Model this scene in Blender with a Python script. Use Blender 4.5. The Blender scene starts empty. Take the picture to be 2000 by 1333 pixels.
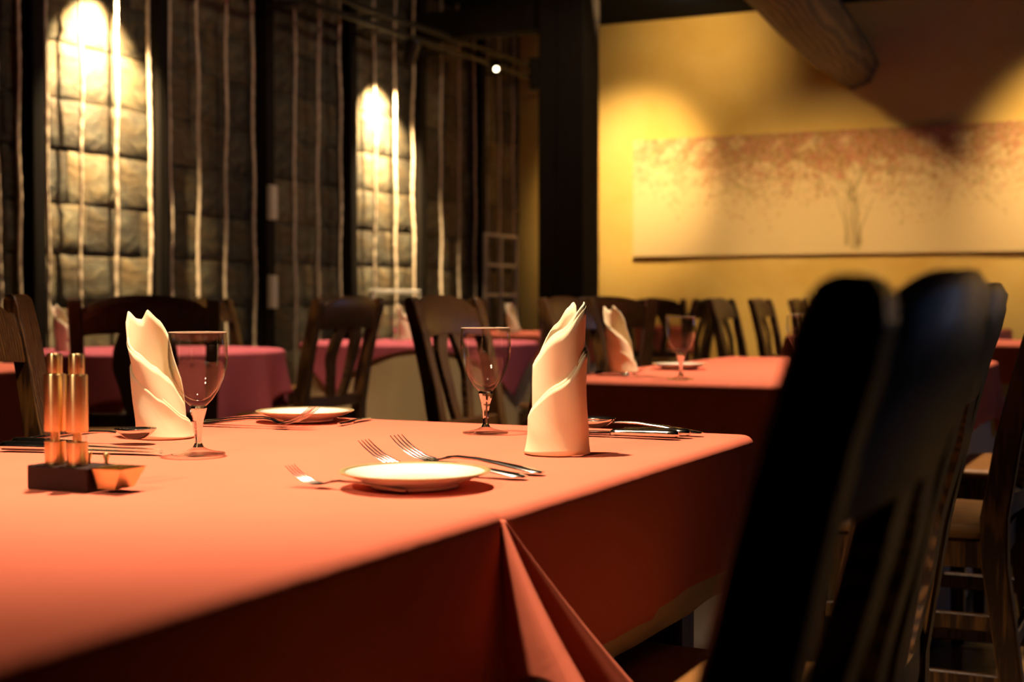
import bpy, bmesh, math, random
from mathutils import Vector, Matrix

random.seed(7)
SC = bpy.context.scene
COL = SC.collection
PI = math.pi

# ------------------------------------------------------------------ camera
YAW = math.radians(25.68)          # the camera looks down the room, turned left towards the stone wall
PITCH = math.radians(1.62)
cam_d = bpy.data.cameras.new('camera')
cam = bpy.data.objects.new('camera', cam_d)
COL.objects.link(cam)
cam.location = (0, 0, 0.93)
cam.rotation_euler = (PI / 2 - PITCH, 0, YAW)
cam_d.sensor_width = 36
cam_d.lens = 50
cam_d.clip_start = 0.05
cam_d.dof.use_dof = True
cam_d.dof.focus_distance = 2.06
cam_d.dof.aperture_fstop = 4.6
cam_d.dof.aperture_blades = 9
SC.camera = cam

# ------------------------------------------------------------------ view, world, lights
SC.view_settings.view_transform = 'Standard'
SC.view_settings.look = 'None'
SC.view_settings.exposure = 0.0
SC.view_settings.gamma = 1.0
SC.view_settings.use_curve_mapping = False
SC.cycles.use_denoising = True
SC.cycles.max_bounces = 10
SC.cycles.sample_clamp_indirect = 6.0
SC.cycles.caustics_refractive = False
SC.cycles.caustics_reflective = False

world = bpy.data.worlds.new('world')
SC.world = world
world.use_nodes = True
bg = world.node_tree.nodes['Background']
bg.inputs[0].default_value = (0.34, 0.50, 1.0, 1)      # blue dusk outside the window
bg.inputs[1].default_value = 2.8

WARM = (1.0, 0.71, 0.47)
WARM2 = (1.0, 0.70, 0.36)


def spot(name, loc, target, power, angle, blend=0.5, radius=0.03, color=WARM):
    d = bpy.data.lights.new(name, 'SPOT')
    d.energy = power
    d.color = color
    d.spot_size = math.radians(angle)
    d.spot_blend = blend
    d.shadow_soft_size = radius
    o = bpy.data.objects.new(name, d)
    COL.objects.link(o)
    o.location = loc
    o.rotation_euler = (Vector(target) - Vector(loc)).to_track_quat('-Z', 'Y').to_euler()
    return o


# table lamps hang from the ceiling above the frame; the fixtures are built further down
TABLE_SPOTS = [  # location, target, power, cone
    ((-1.20, 1.64, 2.46), (-1.12, 1.75, 0.72), 430, 72),
    ((-1.10, 4.25, 2.60), (-1.10, 4.45, 0.72), 360, 84),
    ((-4.00, 4.90, 2.60), (-4.00, 4.80, 0.72), 240, 62),
    ((-3.60, 6.40, 2.80), (-3.60, 6.37, 0.72), 290, 64),
    ((-3.90, 8.60, 3.20), (-3.90, 8.60, 0.72), 330, 50),
    ((-0.75, 7.60, 3.20), (-0.75, 7.65, 0.72), 330, 50),
    ((-1.75, 9.80, 3.25), (-1.75, 9.80, 0.72), 300, 52),
    ((-4.10, 3.00, 2.60), (-3.80, 3.10, 0.72), 260, 56),
]
for i, (l, t, p, a) in enumerate(TABLE_SPOTS):
    spot('table_spot_light', l, t, p, a, blend=0.75)
FRONT_SPOT = ((-1.45, -0.85, 2.95), (-1.02, 1.15, 0.65), 270, 33)
spot('table_spot_light', *FRONT_SPOT, blend=0.9, radius=0.10)
WALL_SPOTS = [((-5.38, 6.30, 2.78), (-5.70, 6.32, 2.12)), ((-5.38, 9.36, 2.70), (-5.70, 9.44, 2.05))]
for l, t in WALL_SPOTS:
    spot('wall_spot_light', l, t, 1500, 84, blend=1.0, radius=0.02, color=WARM2)
PAINT_SPOTS = [((-3.95, 9.9, 3.34), (-4.6, 12.0, 1.95), 760, 44), ((-0.8, 9.9, 3.34), (-0.75, 12.0, 1.95), 560, 50),
               ((-3.7, 10.9, 3.37), (-4.0, 12.0, 3.05), 60, 100), ((-3.45, 8.5, 3.34), (-2.75, 12.0, 1.15), 640, 46), ((1.6, 9.9, 3.34), (1.6, 12.0, 1.9), 500, 44)]
for l, t, p, a in PAINT_SPOTS:
    spot('painting_spot_light', l, t, p, a, blend=1.0, radius=0.10, color=(1.0, 0.69, 0.37))
ADDED_FILL_SPOTS = [((-3.3, 6.6, 3.32), (-5.6, 6.9, 1.5), 70, 95), ((-3.3, 9.2, 3.32), (-5.6, 9.6, 1.5), 70, 95), ((-1.9, 3.0, 3.32), (-3.25, 5.9, 0.45), 210, 52)]  # added fill lamps: two brighten ropes and stone, one the chairs and skirts
for l, t, p, a in ADDED_FILL_SPOTS:
    spot('added_fill_light', l, t, p, a, blend=0.9, radius=0.06, color=(1.0, 0.72, 0.46))

# window light: a portal over the window opening in the right-hand wall
pd = bpy.data.lights.new('window_portal', 'AREA')
pd.shape = 'RECTANGLE'
pd.size = 2.4
pd.size_y = 1.9
pd.cycles.is_portal = True
po = bpy.data.objects.new('window_portal', pd)
COL.objects.link(po)
po.location = (3.22, 10.0, 1.75)
po.rotation_euler = (0, PI / 2, 0)
po.rotation_euler = Vector((-1, 0, 0)).to_track_quat('-Z', 'Z').to_euler()


# ------------------------------------------------------------------ materials
def mat(name, color=(0.5, 0.5, 0.5), rough=0.5, metal=0.0, coat=0.0, spec=0.5):
    m = bpy.data.materials.new(name)
    m.use_nodes = True
    b = m.node_tree.nodes['Principled BSDF']
    b.inputs['Base Color'].default_value = (*color, 1)
    b.inputs['Roughness'].default_value = rough
    b.inputs['Metallic'].default_value = metal
    b.inputs['Coat Weight'].default_value = coat
    b.inputs['Specular IOR Level'].default_value = spec
    m['b'] = 1
    return m


def nodes(m):
    return m.node_tree.nodes, m.node_tree.links, m.node_tree.nodes['Principled BSDF']


def coords(m, kind='Object', scale=(1, 1, 1), rot=(0, 0, 0)):
    N, L, b = nodes(m)
    t = N.new('ShaderNodeTexCoord')
    mp = N.new('ShaderNodeMapping')
    mp.inputs['Scale'].default_value = scale
    mp.inputs['Rotation'].default_value = rot
    L.new(t.outputs[kind], mp.inputs[0])
    return mp


def ramp(m, stops):
    N, L, b = nodes(m)
    r = N.new('ShaderNodeValToRGB')
    el = r.color_ramp.elements
    el[0].position, el[0].color = stops[0][0], (*stops[0][1], 1)
    el[1].position, el[1].color = stops[-1][0], (*stops[-1][1], 1)
    for p, c in stops[1:-1]:
        e = el.new(p)
        e.color = (*c, 1)
    return r


def noise(m, mp, scale, detail=4, rough=0.55, dist=0.0):
    N, L, b = nodes(m)
    n = N.new('ShaderNodeTexNoise')
    n.inputs['Scale'].default_value = scale
    n.inputs['Detail'].default_value = detail
    n.inputs['Roughness'].default_value = rough
    n.inputs['Distortion'].default_value = dist
    L.new(mp.outputs[0], n.inputs['Vector'])
    return n


def bump(m, src, strength, dist=0.01):
    N, L, b = nodes(m)
    bn = N.new('ShaderNodeBump')
    bn.inputs['Strength'].default_value = strength
    bn.inputs['Distance'].default_value = dist
    L.new(src, bn.inputs['Height'])
    L.new(bn.outputs[0], b.inputs['Normal'])
    return bn


def wood(name, c0, c1, rough=0.35, coat=0.2, scale=(14, 14, 1.6), ns=3.0):
    m = mat(name, c0, rough, coat=coat)
    N, L, b = nodes(m)
    mp = coords(m, 'Object', scale)
    n = noise(m, mp, ns, 6, 0.6, 1.2)
    w = N.new('ShaderNodeTexWave')
    w.wave_type = 'BANDS'
    w.inputs['Scale'].default_value = ns * 0.8
    w.inputs['Distortion'].default_value = 6
    w.inputs['Detail'].default_value = 3
    L.new(mp.outputs[0], w.inputs['Vector'])
    mx = N.new('ShaderNodeMath')
    mx.operation = 'MULTIPLY'
    L.new(n.outputs['Fac'], mx.inputs[0])
    L.new(w.outputs['Fac'], mx.inputs[1])
    r = ramp(m, [(0.08, c0), (0.55, c1)])
    L.new(mx.outputs[0], r.inputs[0])
    L.new(r.outputs[0], b.inputs['Base Color'])
    b.inputs['Coat Roughness'].default_value = 0.15
    bump(m, mx.outputs[0], 0.12, 0.002)
    return m


def fabric(name, c, c2=None, rough=0.92, weave=900, sheen=0.15):
    m = mat(name, c, rough, spec=0.15)
    N, L, b = nodes(m)
    b.inputs['Sheen Weight'].default_value = sheen
    b.inputs['Sheen Tint'].default_value = (*c, 1)
    mp = coords(m, 'Object')
    n = noise(m, mp, 5, 4)
    r = ramp(m, [(0.3, c), (0.75, c2 or tuple(x * 0.9 for x in c))])
    L.new(n.outputs['Fac'], r.inputs[0])
    L.new(r.outputs[0], b.inputs['Base Color'])
    f = noise(m, mp, weave, 2)
    bn = bump(m, f.outputs['Fac'], 0.15, 0.0006)
    g = noise(m, mp, 7, 3, 0.5, 1.0)
    b2 = N.new('ShaderNodeBump'); b2.inputs['Strength'].default_value = 0.25; b2.inputs['Distance'].default_value = 0.01
    L.new(g.outputs['Fac'], b2.inputs['Height']); L.new(b2.outputs[0], bn.inputs['Normal'])
    return m


M = {}
M['wood'] = wood('dark_wood', (0.030, 0.013, 0.0045), (0.140, 0.062, 0.015), 0.40, 0.10, (16, 16, 1.4), 5.0)
M['timber'] = wood('black_timber', (0.005, 0.0036, 0.0025), (0.012, 0.009, 0.006), 0.6, 0.0, (6, 6, 0.8))
b_ = M['timber'].node_tree.nodes['Principled BSDF']; b_.inputs['Specular IOR Level'].default_value = 0.1; b_.inputs['Roughness'].default_value = 0.75
M['log'] = wood('log_timber', (0.045, 0.025, 0.009), (0.17, 0.10, 0.032), 0.7, 0.0, (3, 0.5, 3))
M['table'] = wood('table_wood', (0.05, 0.02, 0.008), (0.12, 0.06, 0.02), 0.4, 0.1)
M['seat'] = fabric('seat_leather', (0.24, 0.115, 0.036), (0.16, 0.074, 0.022), 0.42, 160, 0.0)
M['coral'] = fabric('coral_cloth', (0.63, 0.163, 0.098), (0.59, 0.148, 0.088))
M['rose'] = fabric('blue_lit_red_cloth', (0.53, 0.122, 0.150), (0.48, 0.105, 0.140))  # rose tint puts the blue window light into a red cloth's colour
M['cream'] = fabric('cream_cloth', (0.70, 0.55, 0.31), (0.62, 0.47, 0.25))
M['white'] = fabric('white_cloth', (0.72, 0.68, 0.60), (0.66, 0.62, 0.54))
M['napkin'] = fabric('napkin_cloth', (0.78, 0.70, 0.47), (0.76, 0.67, 0.44), 0.9, 700, 0.1)
M['china'] = mat('white_china', (0.86, 0.83, 0.74), 0.12, coat=0.5)
M['gilt'] = mat('gilt_rim', (0.72, 0.58, 0.26), 0.3, 0.7)
M['silver'] = mat('silver_plate', (0.80, 0.76, 0.70), 0.13, 1.0)
M['brass'] = mat('brushed_brass', (0.86, 0.66, 0.33), 0.30, 1.0)
N, L, b = nodes(M['brass'])
b.inputs['Anisotropic'].default_value = 0.8
b.inputs['Anisotropic Rotation'].default_value = 0.25
tg_ = N.new('ShaderNodeTangent'); tg_.direction_type = 'RADIAL'; tg_.axis = 'Z'
L.new(tg_.outputs[0], b.inputs['Tangent'])
M['clear'] = None
M['blackwood'] = mat('black_lacquer', (0.016, 0.005, 0.004), 0.5, spec=0.25)
M['black'] = mat('black_metal', (0.010, 0.009, 0.008), 0.45, 0.3)
M['iron'] = mat('white_metal', (0.55, 0.52, 0.46), 0.5, 0.0)
M['box'] = mat('beige_plastic', (0.50, 0.44, 0.34), 0.5)
M['ceiling'] = mat('navy_ceiling', (0.010, 0.014, 0.028), 0.9, spec=0.05)
N, L, b = nodes(M['ceiling'])
n_ = noise(M['ceiling'], coords(M['ceiling'], 'Object'), 3)
r_ = ramp(M['ceiling'], [(0.3, (0.0035, 0.006, 0.014)), (0.7, (0.005, 0.009, 0.02))])
L.new(n_.outputs['Fac'], r_.inputs[0]); L.new(r_.outputs[0], b.inputs['Base Color'])


def plaster():
    m = mat('ochre_plaster', (0.7, 0.45, 0.1), 0.85, spec=0.2)
    N, L, b = nodes(m)
    mp = coords(m, 'Object')
    n = noise(m, mp, 1.1, 6, 0.6, 0.6)
    r = ramp(m, [(0.30, (0.66, 0.41, 0.085)), (0.5, (0.74, 0.50, 0.13)), (0.72, (0.78, 0.56, 0.18))])
    L.new(n.outputs['Fac'], r.inputs[0])
    L.new(r.outputs[0], b.inputs['Base Color'])
    f = noise(m, mp, 22, 5)
    bump(m, f.outputs['Fac'], 0.12, 0.01)
    return m


M['plaster'] = plaster()


def stone():
    m = mat('tuff_stone', (0.2, 0.17, 0.1), 0.8, spec=0.3)
    N, L, b = nodes(m)
    oi = N.new('ShaderNodeObjectInfo')
    mp = coords(m, 'Object')
    n = noise(m, mp, 4.0, 7, 0.62, 0.8)
    n2 = noise(m, mp, 1.4, 3)
    r = ramp(m, [(0.25, (0.026, 0.025, 0.019)), (0.5, (0.070, 0.064, 0.042)), (0.75, (0.140, 0.122, 0.072))])
    ad = N.new('ShaderNodeMath'); ad.operation = 'MULTIPLY_ADD'
    L.new(oi.outputs['Random'], ad.inputs[0]); ad.inputs[1].default_value = 0.34
    L.new(n.outputs['Fac'], ad.inputs[2])
    sb = N.new('ShaderNodeMath'); sb.operation = 'SUBTRACT'
    L.new(ad.outputs[0], sb.inputs[0]); sb.inputs[1].default_value = 0.17
    L.new(sb.outputs[0], r.inputs[0])
    r2 = ramp(m, [(0.40, (1.0, 1.0, 1.0)), (0.62, (0.95, 0.74, 0.55))])
    L.new(n2.outputs['Fac'], r2.inputs[0])
    mx = N.new('ShaderNodeMix'); mx.data_type = 'RGBA'; mx.blend_type = 'MULTIPLY'
    mx.inputs[0].default_value = 1
    L.new(r.outputs[0], mx.inputs[6]); L.new(r2.outputs[0], mx.inputs[7])
    L.new(mx.outputs[2], b.inputs['Base Color'])
    bump(m, n.outputs['Fac'], 0.6, 0.03)
    return m


M['stone'] = stone()
M['mortar'] = mat('mortar', (0.03, 0.025, 0.018), 0.95)
M['rope'] = fabric('hemp_rope', (0.66, 0.54, 0.40), (0.52, 0.41, 0.29), 0.9, 300, 0.0)


def plank_mat():
    m = wood('floor_oak', (0.055, 0.030, 0.010), (0.18, 0.105, 0.035), 0.38, 0.15, (1.2, 12, 12))
    N, L, b = nodes(m)
    oi = N.new('ShaderNodeObjectInfo')
    mr = N.new('ShaderNodeMapRange')
    mr.inputs[3].default_value = 0.6; mr.inputs[4].default_value = 1.25
    L.new(oi.outputs['Random'], mr.inputs[0])
    src = b.inputs['Base Color'].links[0].from_socket
    mx = N.new('ShaderNodeMix'); mx.data_type = 'RGBA'; mx.blend_type = 'MULTIPLY'
    mx.inputs[0].default_value = 1
    L.new(src, mx.inputs[6]); L.new(mr.outputs[0], mx.inputs[7])
    L.new(mx.outputs[2], b.inputs['Base Color'])
    return m


M['plank'] = plank_mat()


def thin_glass():
    m = bpy.data.materials.new('thin_clear_glass')
    m.use_nodes = True
    N, L = m.node_tree.nodes, m.node_tree.links
    N.clear()
    out = N.new('ShaderNodeOutputMaterial')
    tr = N.new('ShaderNodeBsdfTransparent'); tr.inputs[0].default_value = (0.985, 0.985, 0.975, 1)
    lw = N.new('ShaderNodeLayerWeight'); lw.inputs[0].default_value = 0.25
    rp = N.new('ShaderNodeValToRGB')
    rp.color_ramp.elements[0].color = (0.985, 0.985, 0.975, 1)
    rp.color_ramp.elements[1].color = (0.62, 0.58, 0.50, 1)
    rp.color_ramp.elements[0].position = 0.25
    L.new(lw.outputs['Facing'], rp.inputs[0]); L.new(rp.outputs[0], tr.inputs[0])
    gl = N.new('ShaderNodeBsdfGlossy'); gl.inputs['Roughness'].default_value = 0.02
    fr = N.new('ShaderNodeFresnel')
    ge = N.new('ShaderNodeNewGeometry')
    mr = N.new('ShaderNodeMapRange'); mr.inputs[3].default_value = 1.48; mr.inputs[4].default_value = 1 / 1.48
    L.new(ge.outputs['Backfacing'], mr.inputs[0]); L.new(mr.outputs[0], fr.inputs[0])
    nz = N.new('ShaderNodeTexNoise'); nz.inputs['Scale'].default_value = 30
    bp = N.new('ShaderNodeBump'); bp.inputs['Strength'].default_value = 0.03; bp.inputs['Distance'].default_value = 0.002
    L.new(nz.outputs['Fac'], bp.inputs['Height'])
    L.new(bp.outputs[0], gl.inputs['Normal'])
    mx = N.new('ShaderNodeMixShader')
    L.new(fr.outputs[0], mx.inputs[0]); L.new(tr.outputs[0], mx.inputs[1]); L.new(gl.outputs[0], mx.inputs[2])
    L.new(mx.outputs[0], out.inputs[0])
    return m


def solid_glass():
    m = mat('solid_clear_glass', (1, 1, 1), 0.0)
    N, L, b = nodes(m)
    b.inputs['Transmission Weight'].default_value = 1
    b.inputs['IOR'].default_value = 1.5
    n = noise(m, coords(m, 'Object'), 40, 1)
    bump(m, n.outputs['Fac'], 0.03, 0.002)
    return m


M['clear'] = thin_glass()
M['crystal'] = solid_glass()
M['rim'] = mat('polished_glass_rim', (0.72, 0.62, 0.46), 0.15)
M['rim'].node_tree.nodes['Principled BSDF'].inputs['Transmission Weight'].default_value = 0.45


def emit(name, c, s):
    m = bpy.data.materials.new(name)
    m.use_nodes = True
    b = m.node_tree.nodes['Principled BSDF']
    b.inputs['Base Color'].default_value = (0, 0, 0, 1)
    b.inputs['Emission Color'].default_value = (*c, 1)
    b.inputs['Emission Strength'].default_value = s
    return m


M['lens'] = emit('lamp_lens', (1.0, 0.8, 0.5), 14)


def micro(m, scale=60, amt=0.15):
    """fine roughness variation so that plain metals and lacquers carry a procedural texture"""
    N, L, b = nodes(m)
    n = noise(m, coords(m, 'Object'), scale, 3)
    mr = N.new('ShaderNodeMapRange')
    r0 = b.inputs['Roughness'].default_value
    mr.inputs[3].default_value = max(0.02, r0 * (1 - amt)); mr.inputs[4].default_value = r0 * (1 + amt)
    L.new(n.outputs['Fac'], mr.inputs[0]); L.new(mr.outputs[0], b.inputs['Roughness'])


for k in ('rim', 'china', 'gilt', 'silver', 'brass', 'blackwood', 'black', 'iron', 'box', 'mortar'):
    micro(M[k])


# ------------------------------------------------------------------ mesh helpers
def link(name, me, material=None, parent=None, loc=(0, 0, 0), rz=0.0, smooth=False):
    o = bpy.data.objects.new(name, me)
    COL.objects.link(o)
    if material is not None and not me.materials:
        me.materials.append(material)
    o.location = loc
    o.rotation_euler = (0, 0, rz)
    if parent is not None:
        o.parent = parent
    if smooth:
        for p in me.polygons:
            p.use_smooth = True
        me.set_sharp_from_angle(angle=math.radians(48))
    return o


def mesh(name, verts, faces):
    me = bpy.data.meshes.new(name)
    me.from_pydata([tuple(v) for v in verts], [], faces)
    me.update()
    return me


def tag(o, label, cat, group=None, kind=None):
    o['label'] = label
    if cat:
        o['category'] = cat
    if group:
        o['group'] = group
    if kind:
        o['kind'] = kind
    return o


def empty(name, loc=(0, 0, 0), rz=0.0):
    o = bpy.data.objects.new(name, None)
    o.empty_display_size = 0.1
    COL.objects.link(o)
    o.location = loc
    o.rotation_euler = (0, 0, rz)
    return o


def structure(o):
    o['kind'] = 'structure'
    return o


def copy_tree(o, parent=None, name=None):
    c = o.copy()
    if name:
        c.name = name
    COL.objects.link(c)
    c.parent = parent
    for ch in list(o.children):
        copy_tree(ch, c)
    return c


def box_mesh(name, x0, x1, y0, y1, z0, z1, bev=0.0, seg=1):
    bm = bmesh.new()
    vs = [bm.verts.new((x, y, z)) for z in (z0, z1) for y in (y0, y1) for x in (x0, x1)]
    for f in ((0, 2, 3, 1), (4, 5, 7, 6), (0, 1, 5, 4), (2, 6, 7, 3), (0, 4, 6, 2), (1, 3, 7, 5)):
        bm.faces.new([vs[i] for i in f])
    if bev > 0:
        bmesh.ops.bevel(bm, geom=list(bm.edges), offset=bev, segments=seg, profile=0.6, affect='EDGES')
    me = bpy.data.meshes.new(name)
    bm.to_mesh(me)
    bm.free()
    return me


def loft(name, rings, cap=True, closed=True):
    """rings of equal point count joined into a skin"""
    n = len(rings[0])
    v = [p for r in rings for p in r]
    f = []
    for i in range(len(rings) - 1):
        for j in range(n if closed else n - 1):
            a, b2 = i * n + j, i * n + (j + 1) % n
            f.append((a, b2, b2 + n, a + n))
    if cap and closed:
        f.append(tuple(reversed(range(n))))
        f.append(tuple(range((len(rings) - 1) * n, len(rings) * n)))
    return mesh(name, v, f)


def lathe(name, prof, seg=48):
    """profile of (r, z); r=0 ends are closed by a pole"""
    v, f, idx = [], [], []
    for r, z in prof:
        if r <= 1e-6:
            idx.append([len(v)]); v.append((0, 0, z))
        else:
            idx.append(list(range(len(v), len(v) + seg)))
            v += [(r * math.cos(2 * PI * k / seg), r * math.sin(2 * PI * k / seg), z) for k in range(seg)]
    for a, b2 in zip(idx, idx[1:]):
        for k in range(seg):
            k2 = (k + 1) % seg
            if len(a) == 1 and len(b2) == 1:
                continue
            if len(a) == 1:
                f.append((a[0], b2[k2], b2[k]))
            elif len(b2) == 1:
                f.append((a[k], a[k2], b2[0]))
            else:
                f.append((a[k], a[k2], b2[k2], b2[k]))
    return mesh(name, v, f)


def tube(name, pts, r, seg=8):
    rings = []
    for i, p in enumerate(pts):
        p = Vector(p)
        a = Vector(pts[max(0, i - 1)]); c = Vector(pts[min(len(pts) - 1, i + 1)])
        t = (c - a).normalized()
        up = Vector((0, 0, 1)) if abs(t.z) < 0.9 else Vector((1, 0, 0))
        x = t.cross(up).normalized(); y = t.cross(x)
        rr = r[i] if isinstance(r, (list, tuple)) else r
        rings.append([p + x * rr * math.cos(2 * PI * k / seg) + y * rr * math.sin(2 * PI * k / seg) for k in range(seg)])
    return loft(name, rings)


def interp(keys, x):
    if x <= keys[0][0]:
        return keys[0][1]
    for (a, va), (b2, vb) in zip(keys, keys[1:]):
        if x <= b2:
            t = (x - a) / (b2 - a)
            t = t * t * (3 - 2 * t) * 0.5 + t * 0.5
            return va + (vb - va) * t
    return keys[-1][1]


ORD = ['first', 'second', 'third', 'fourth', 'fifth', 'sixth', 'seventh', 'eighth', 'ninth', 'tenth', 'eleventh', 'twelfth',
       'thirteenth', 'fourteenth', 'fifteenth', 'sixteenth', 'seventeenth', 'eighteenth', 'nineteenth', 'twentieth',
       'twenty-first', 'twenty-second', 'twenty-third']

# ------------------------------------------------------------------ the room
X_STONE, X_RIGHT, Y_BACK, Y_FRONT, Z_CEIL = -5.74, 3.2, 12.0, -2.2, 3.42

floor = structure(link('floor', box_mesh('floor', -6.0, 3.4, -2.4, 12.3, -0.12, -0.020), M['mortar']))
pl_var = []
for k in range(4):
    me = box_mesh('plank', -1.17, 1.17, -0.0885, 0.0885, -0.02, 0.0 - 0.0006 * k, 0.0025)
    me.materials.append(M['plank'])
    pl_var.append(me)
y = -0.2
row = 0
while y < 11.95:
    off = [0.0, 0.9, 0.35, 1.5][row % 4]
    x = -5.9 - 2.346 + off
    while x < 1.2:
        if x + 1.17 > -5.75 and x - 1.17 < 0.8:
            o = link('plank', random.choice(pl_var), None, floor, (x, y + 0.09, 0))
        x += 2.346
    y += 0.18
    row += 1

structure(link('ceiling', box_mesh('ceiling', -6.0, 3.4, -2.4, 12.3, Z_CEIL, Z_CEIL + 0.1), M['ceiling']))
structure(link('wall_back', box_mesh('wall_back', -6.0, 3.4, Y_BACK, Y_BACK + 0.2, -0.02, Z_CEIL), M['plaster']))
structure(link('wall_front', box_mesh('wall_front', -6.0, 3.4, Y_FRONT - 0.2, Y_FRONT, -0.02, Z_CEIL), M['timber']))
wall_left = structure(link('wall_left', box_mesh('wall_left', X_STONE - 0.2, X_STONE, -2.4, Y_BACK, -0.02, Z_CEIL), M['mortar']))

# right-hand wall with the window opening (out of the frame, lights the room)
bm = bmesh.new()
for (ya, yb, za, zb) in ((-2.4, 8.8, -0.02, Z_CEIL), (11.2, 12.2, -0.02, Z_CEIL), (8.8, 11.2, -0.02, 0.8), (8.8, 11.2, 2.7, Z_CEIL)):
    tmp = box_mesh('t', X_RIGHT, X_RIGHT + 0.2, ya, yb, za, zb)
    bm.from_mesh(tmp)
me = bpy.data.meshes.new('wall_right'); bm.to_mesh(me); bm.free()
structure(link('wall_right', me, M['timber']))
win = structure(empty('window_1', (X_RIGHT + 0.1, 10.0, 0.8)))
for k in range(4):
    yy = -1.17 + 0.78 * k
    link('mullion', box_mesh('mullion', -0.03, 0.03, yy - 0.03, yy + 0.03, 0, 1.9, 0.004), M['timber'], win)
for k in range(2):
    link('frame_bar', box_mesh('frame_bar', -0.03, 0.03, -1.2, 1.2, [0, 1.84][k], [0.06, 1.9][k], 0.004), M['timber'], win)
pane_me = box_mesh('pane', -0.003, 0.003, -0.36, 0.36, 0.06, 1.84)
pane_me.materials.append(M['clear'])
for k in range(3):
    link('pane', pane_me, None, win, (0, -0.78 + 0.78 * k, 0))

# stone blocks, each its own piece
variants = []
for k in range(8):
    rnd = random.Random(100 + k)
    bm = bmesh.new()
    w, h, d = 0.5, 0.5, 0.5
    nx = 4
    vs = {}
    for a in range(nx + 1):
        for c in range(nx + 1):
            fy, fz = a / nx - 0.5, c / nx - 0.5
            edge = max(abs(fy), abs(fz)) > 0.49
            dep = 0.60 if edge else 1.0 + rnd.uniform(-0.16, 0.16)
            jy = rnd.uniform(-0.012, 0.012); jz = rnd.uniform(-0.02, 0.02)
            vs[a, c] = bm.verts.new((0.5 * dep, fy + jy, fz + jz))
    for a in range(nx):
        for c in range(nx):
            bm.faces.new((vs[a, c], vs[a + 1, c], vs[a + 1, c + 1], vs[a, c + 1]))
    bor = [vs[a, 0] for a in range(nx)] + [vs[nx, c] for c in range(nx)] + [vs[a, nx] for a in range(nx, 0, -1)] + [vs[0, c] for c in range(nx, 0, -1)]
    back = [bm.verts.new((-0.5, v.co.y, v.co.z)) for v in bor]
    for i in range(len(bor)):
        j = (i + 1) % len(bor)
        bm.faces.new((bor[i], back[i], back[j], bor[j]))
    me = bpy.data.meshes.new('stone_block'); bm.to_mesh(me); bm.free()
    for p in me.polygons:
        p.use_smooth = True
    me.materials.append(M['stone'])
    variants.append(me)
z = 0.0
course = 0
while z < Z_CEIL - 0.02:
    h = [0.30, 0.285, 0.31, 0.295, 0.28][course % 5]
    h = min(h, Z_CEIL - z)
    y = 5.0 + [0.0, -0.22, -0.1, -0.31][course % 4]
    while y < Y_BACK - 0.02:
        w = random.uniform(0.36, 0.56)
        if y + w > Y_BACK - 0.2:
            w = Y_BACK - 0.005 - y
        o = link('stone_block', random.choice(variants), None, wall_left, (X_STONE + 0.03, y + w / 2, z + h / 2))
        o.scale = (random.uniform(0.045, 0.065), w - 0.010, h - 0.010)
        o.rotation_euler = (random.uniform(-0.012, 0.012), random.uniform(-0.012, 0.012), random.uniform(-0.012, 0.012))
        y += w
    z += h
    course += 1

# screen posts and ropes before the stone wall
post_y = [5.775, 6.80, 7.88, 8.93, 9.975, 11.05]
for i, yy in enumerate(post_y):
    p = link('screen_post', box_mesh('screen_post', -0.045, 0.045, -0.045, 0.045, 0, Z_CEIL, 0.004), M['timber'], None, (-5.62, yy, 0))
    tag(p, 'dark square timber post before the stone wall, %s from the left edge' % ORD[i], 'post', 'screen posts before the stone wall')
rope_k = [0.983, 1.010, 1.046, 1.0915, 1.144, 1.195, 1.2285, 1.2754, 1.326, 1.3795, 1.464, 1.516, 1.5665, 1.653, 1.708, 1.758, 1.840, 1.896, 1.948, 1.990, 2.033, 2.085]


def rope_mesh(seed, z0=0.02, z1=Z_CEIL, r=0.0092):
    rnd = random.Random(seed)
    ph = rnd.uniform(0, 6)
    rings = []
    n = 150
    for i in range(n + 1):
        t = i / n
        zz = z0 + (z1 - z0) * t
        cx = 0.006 * math.sin(zz * 3.1 + ph) + 0.003 * math.sin(zz * 11 + ph * 2)
        cy = 0.006 * math.sin(zz * 2.3 + ph * 1.7) + 0.004 * math.sin(zz * 9 + ph)
        tw = zz * 70
        ring = []
        for k in range(9):
            a = 2 * PI * k / 9
            rr = r * (1 + 0.22 * math.cos(3 * (a - tw)) + 0.12 * math.sin(zz * 60 + ph))
            ring.append((cx + rr * math.cos(a), cy + rr * math.sin(a), zz))
        rings.append(ring)
    me = loft('rope', rings)
    me.materials.append(M['rope'])
    for p in me.polygons:
        p.use_smooth = True
    return me


ropes = [rope_mesh(k) for k in range(5)]
for i, k in enumerate(rope_k):
    o = link('hanging_rope', ropes[i % 5], None, None, (-5.60, 5.60 * k, 0), random.uniform(0, 6))
    tag(o, 'pale twisted rope strung before the stone wall, %s from the left edge' % ORD[i], 'rope', 'ropes strung before the stone wall')

# switch boxes on the third post
for zz, hh, ll in ((1.585, 0.23, 'upper beige switch box on the dark post left of the second wall spot'),
                   (0.99, 0.22, 'lower beige switch box on the dark post left of the second wall spot')):
    e = empty('switch_box', (-5.567, 7.87, zz))
    tag(e, ll, 'switch box', 'switch boxes on the post')
    link('case', box_mesh('case', -0.008, 0.028, -0.038, 0.038, -hh / 2, hh / 2, 0.006, 2), M['box'], e)
    link('rocker', box_mesh('rocker', 0.027, 0.033, -0.014, 0.014, -0.05, -0.004, 0.002), M['iron'], e)
    link('rocker', box_mesh('rocker', 0.027, 0.033, -0.014, 0.014, 0.012, 0.058, 0.002), M['iron'], e)

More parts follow.
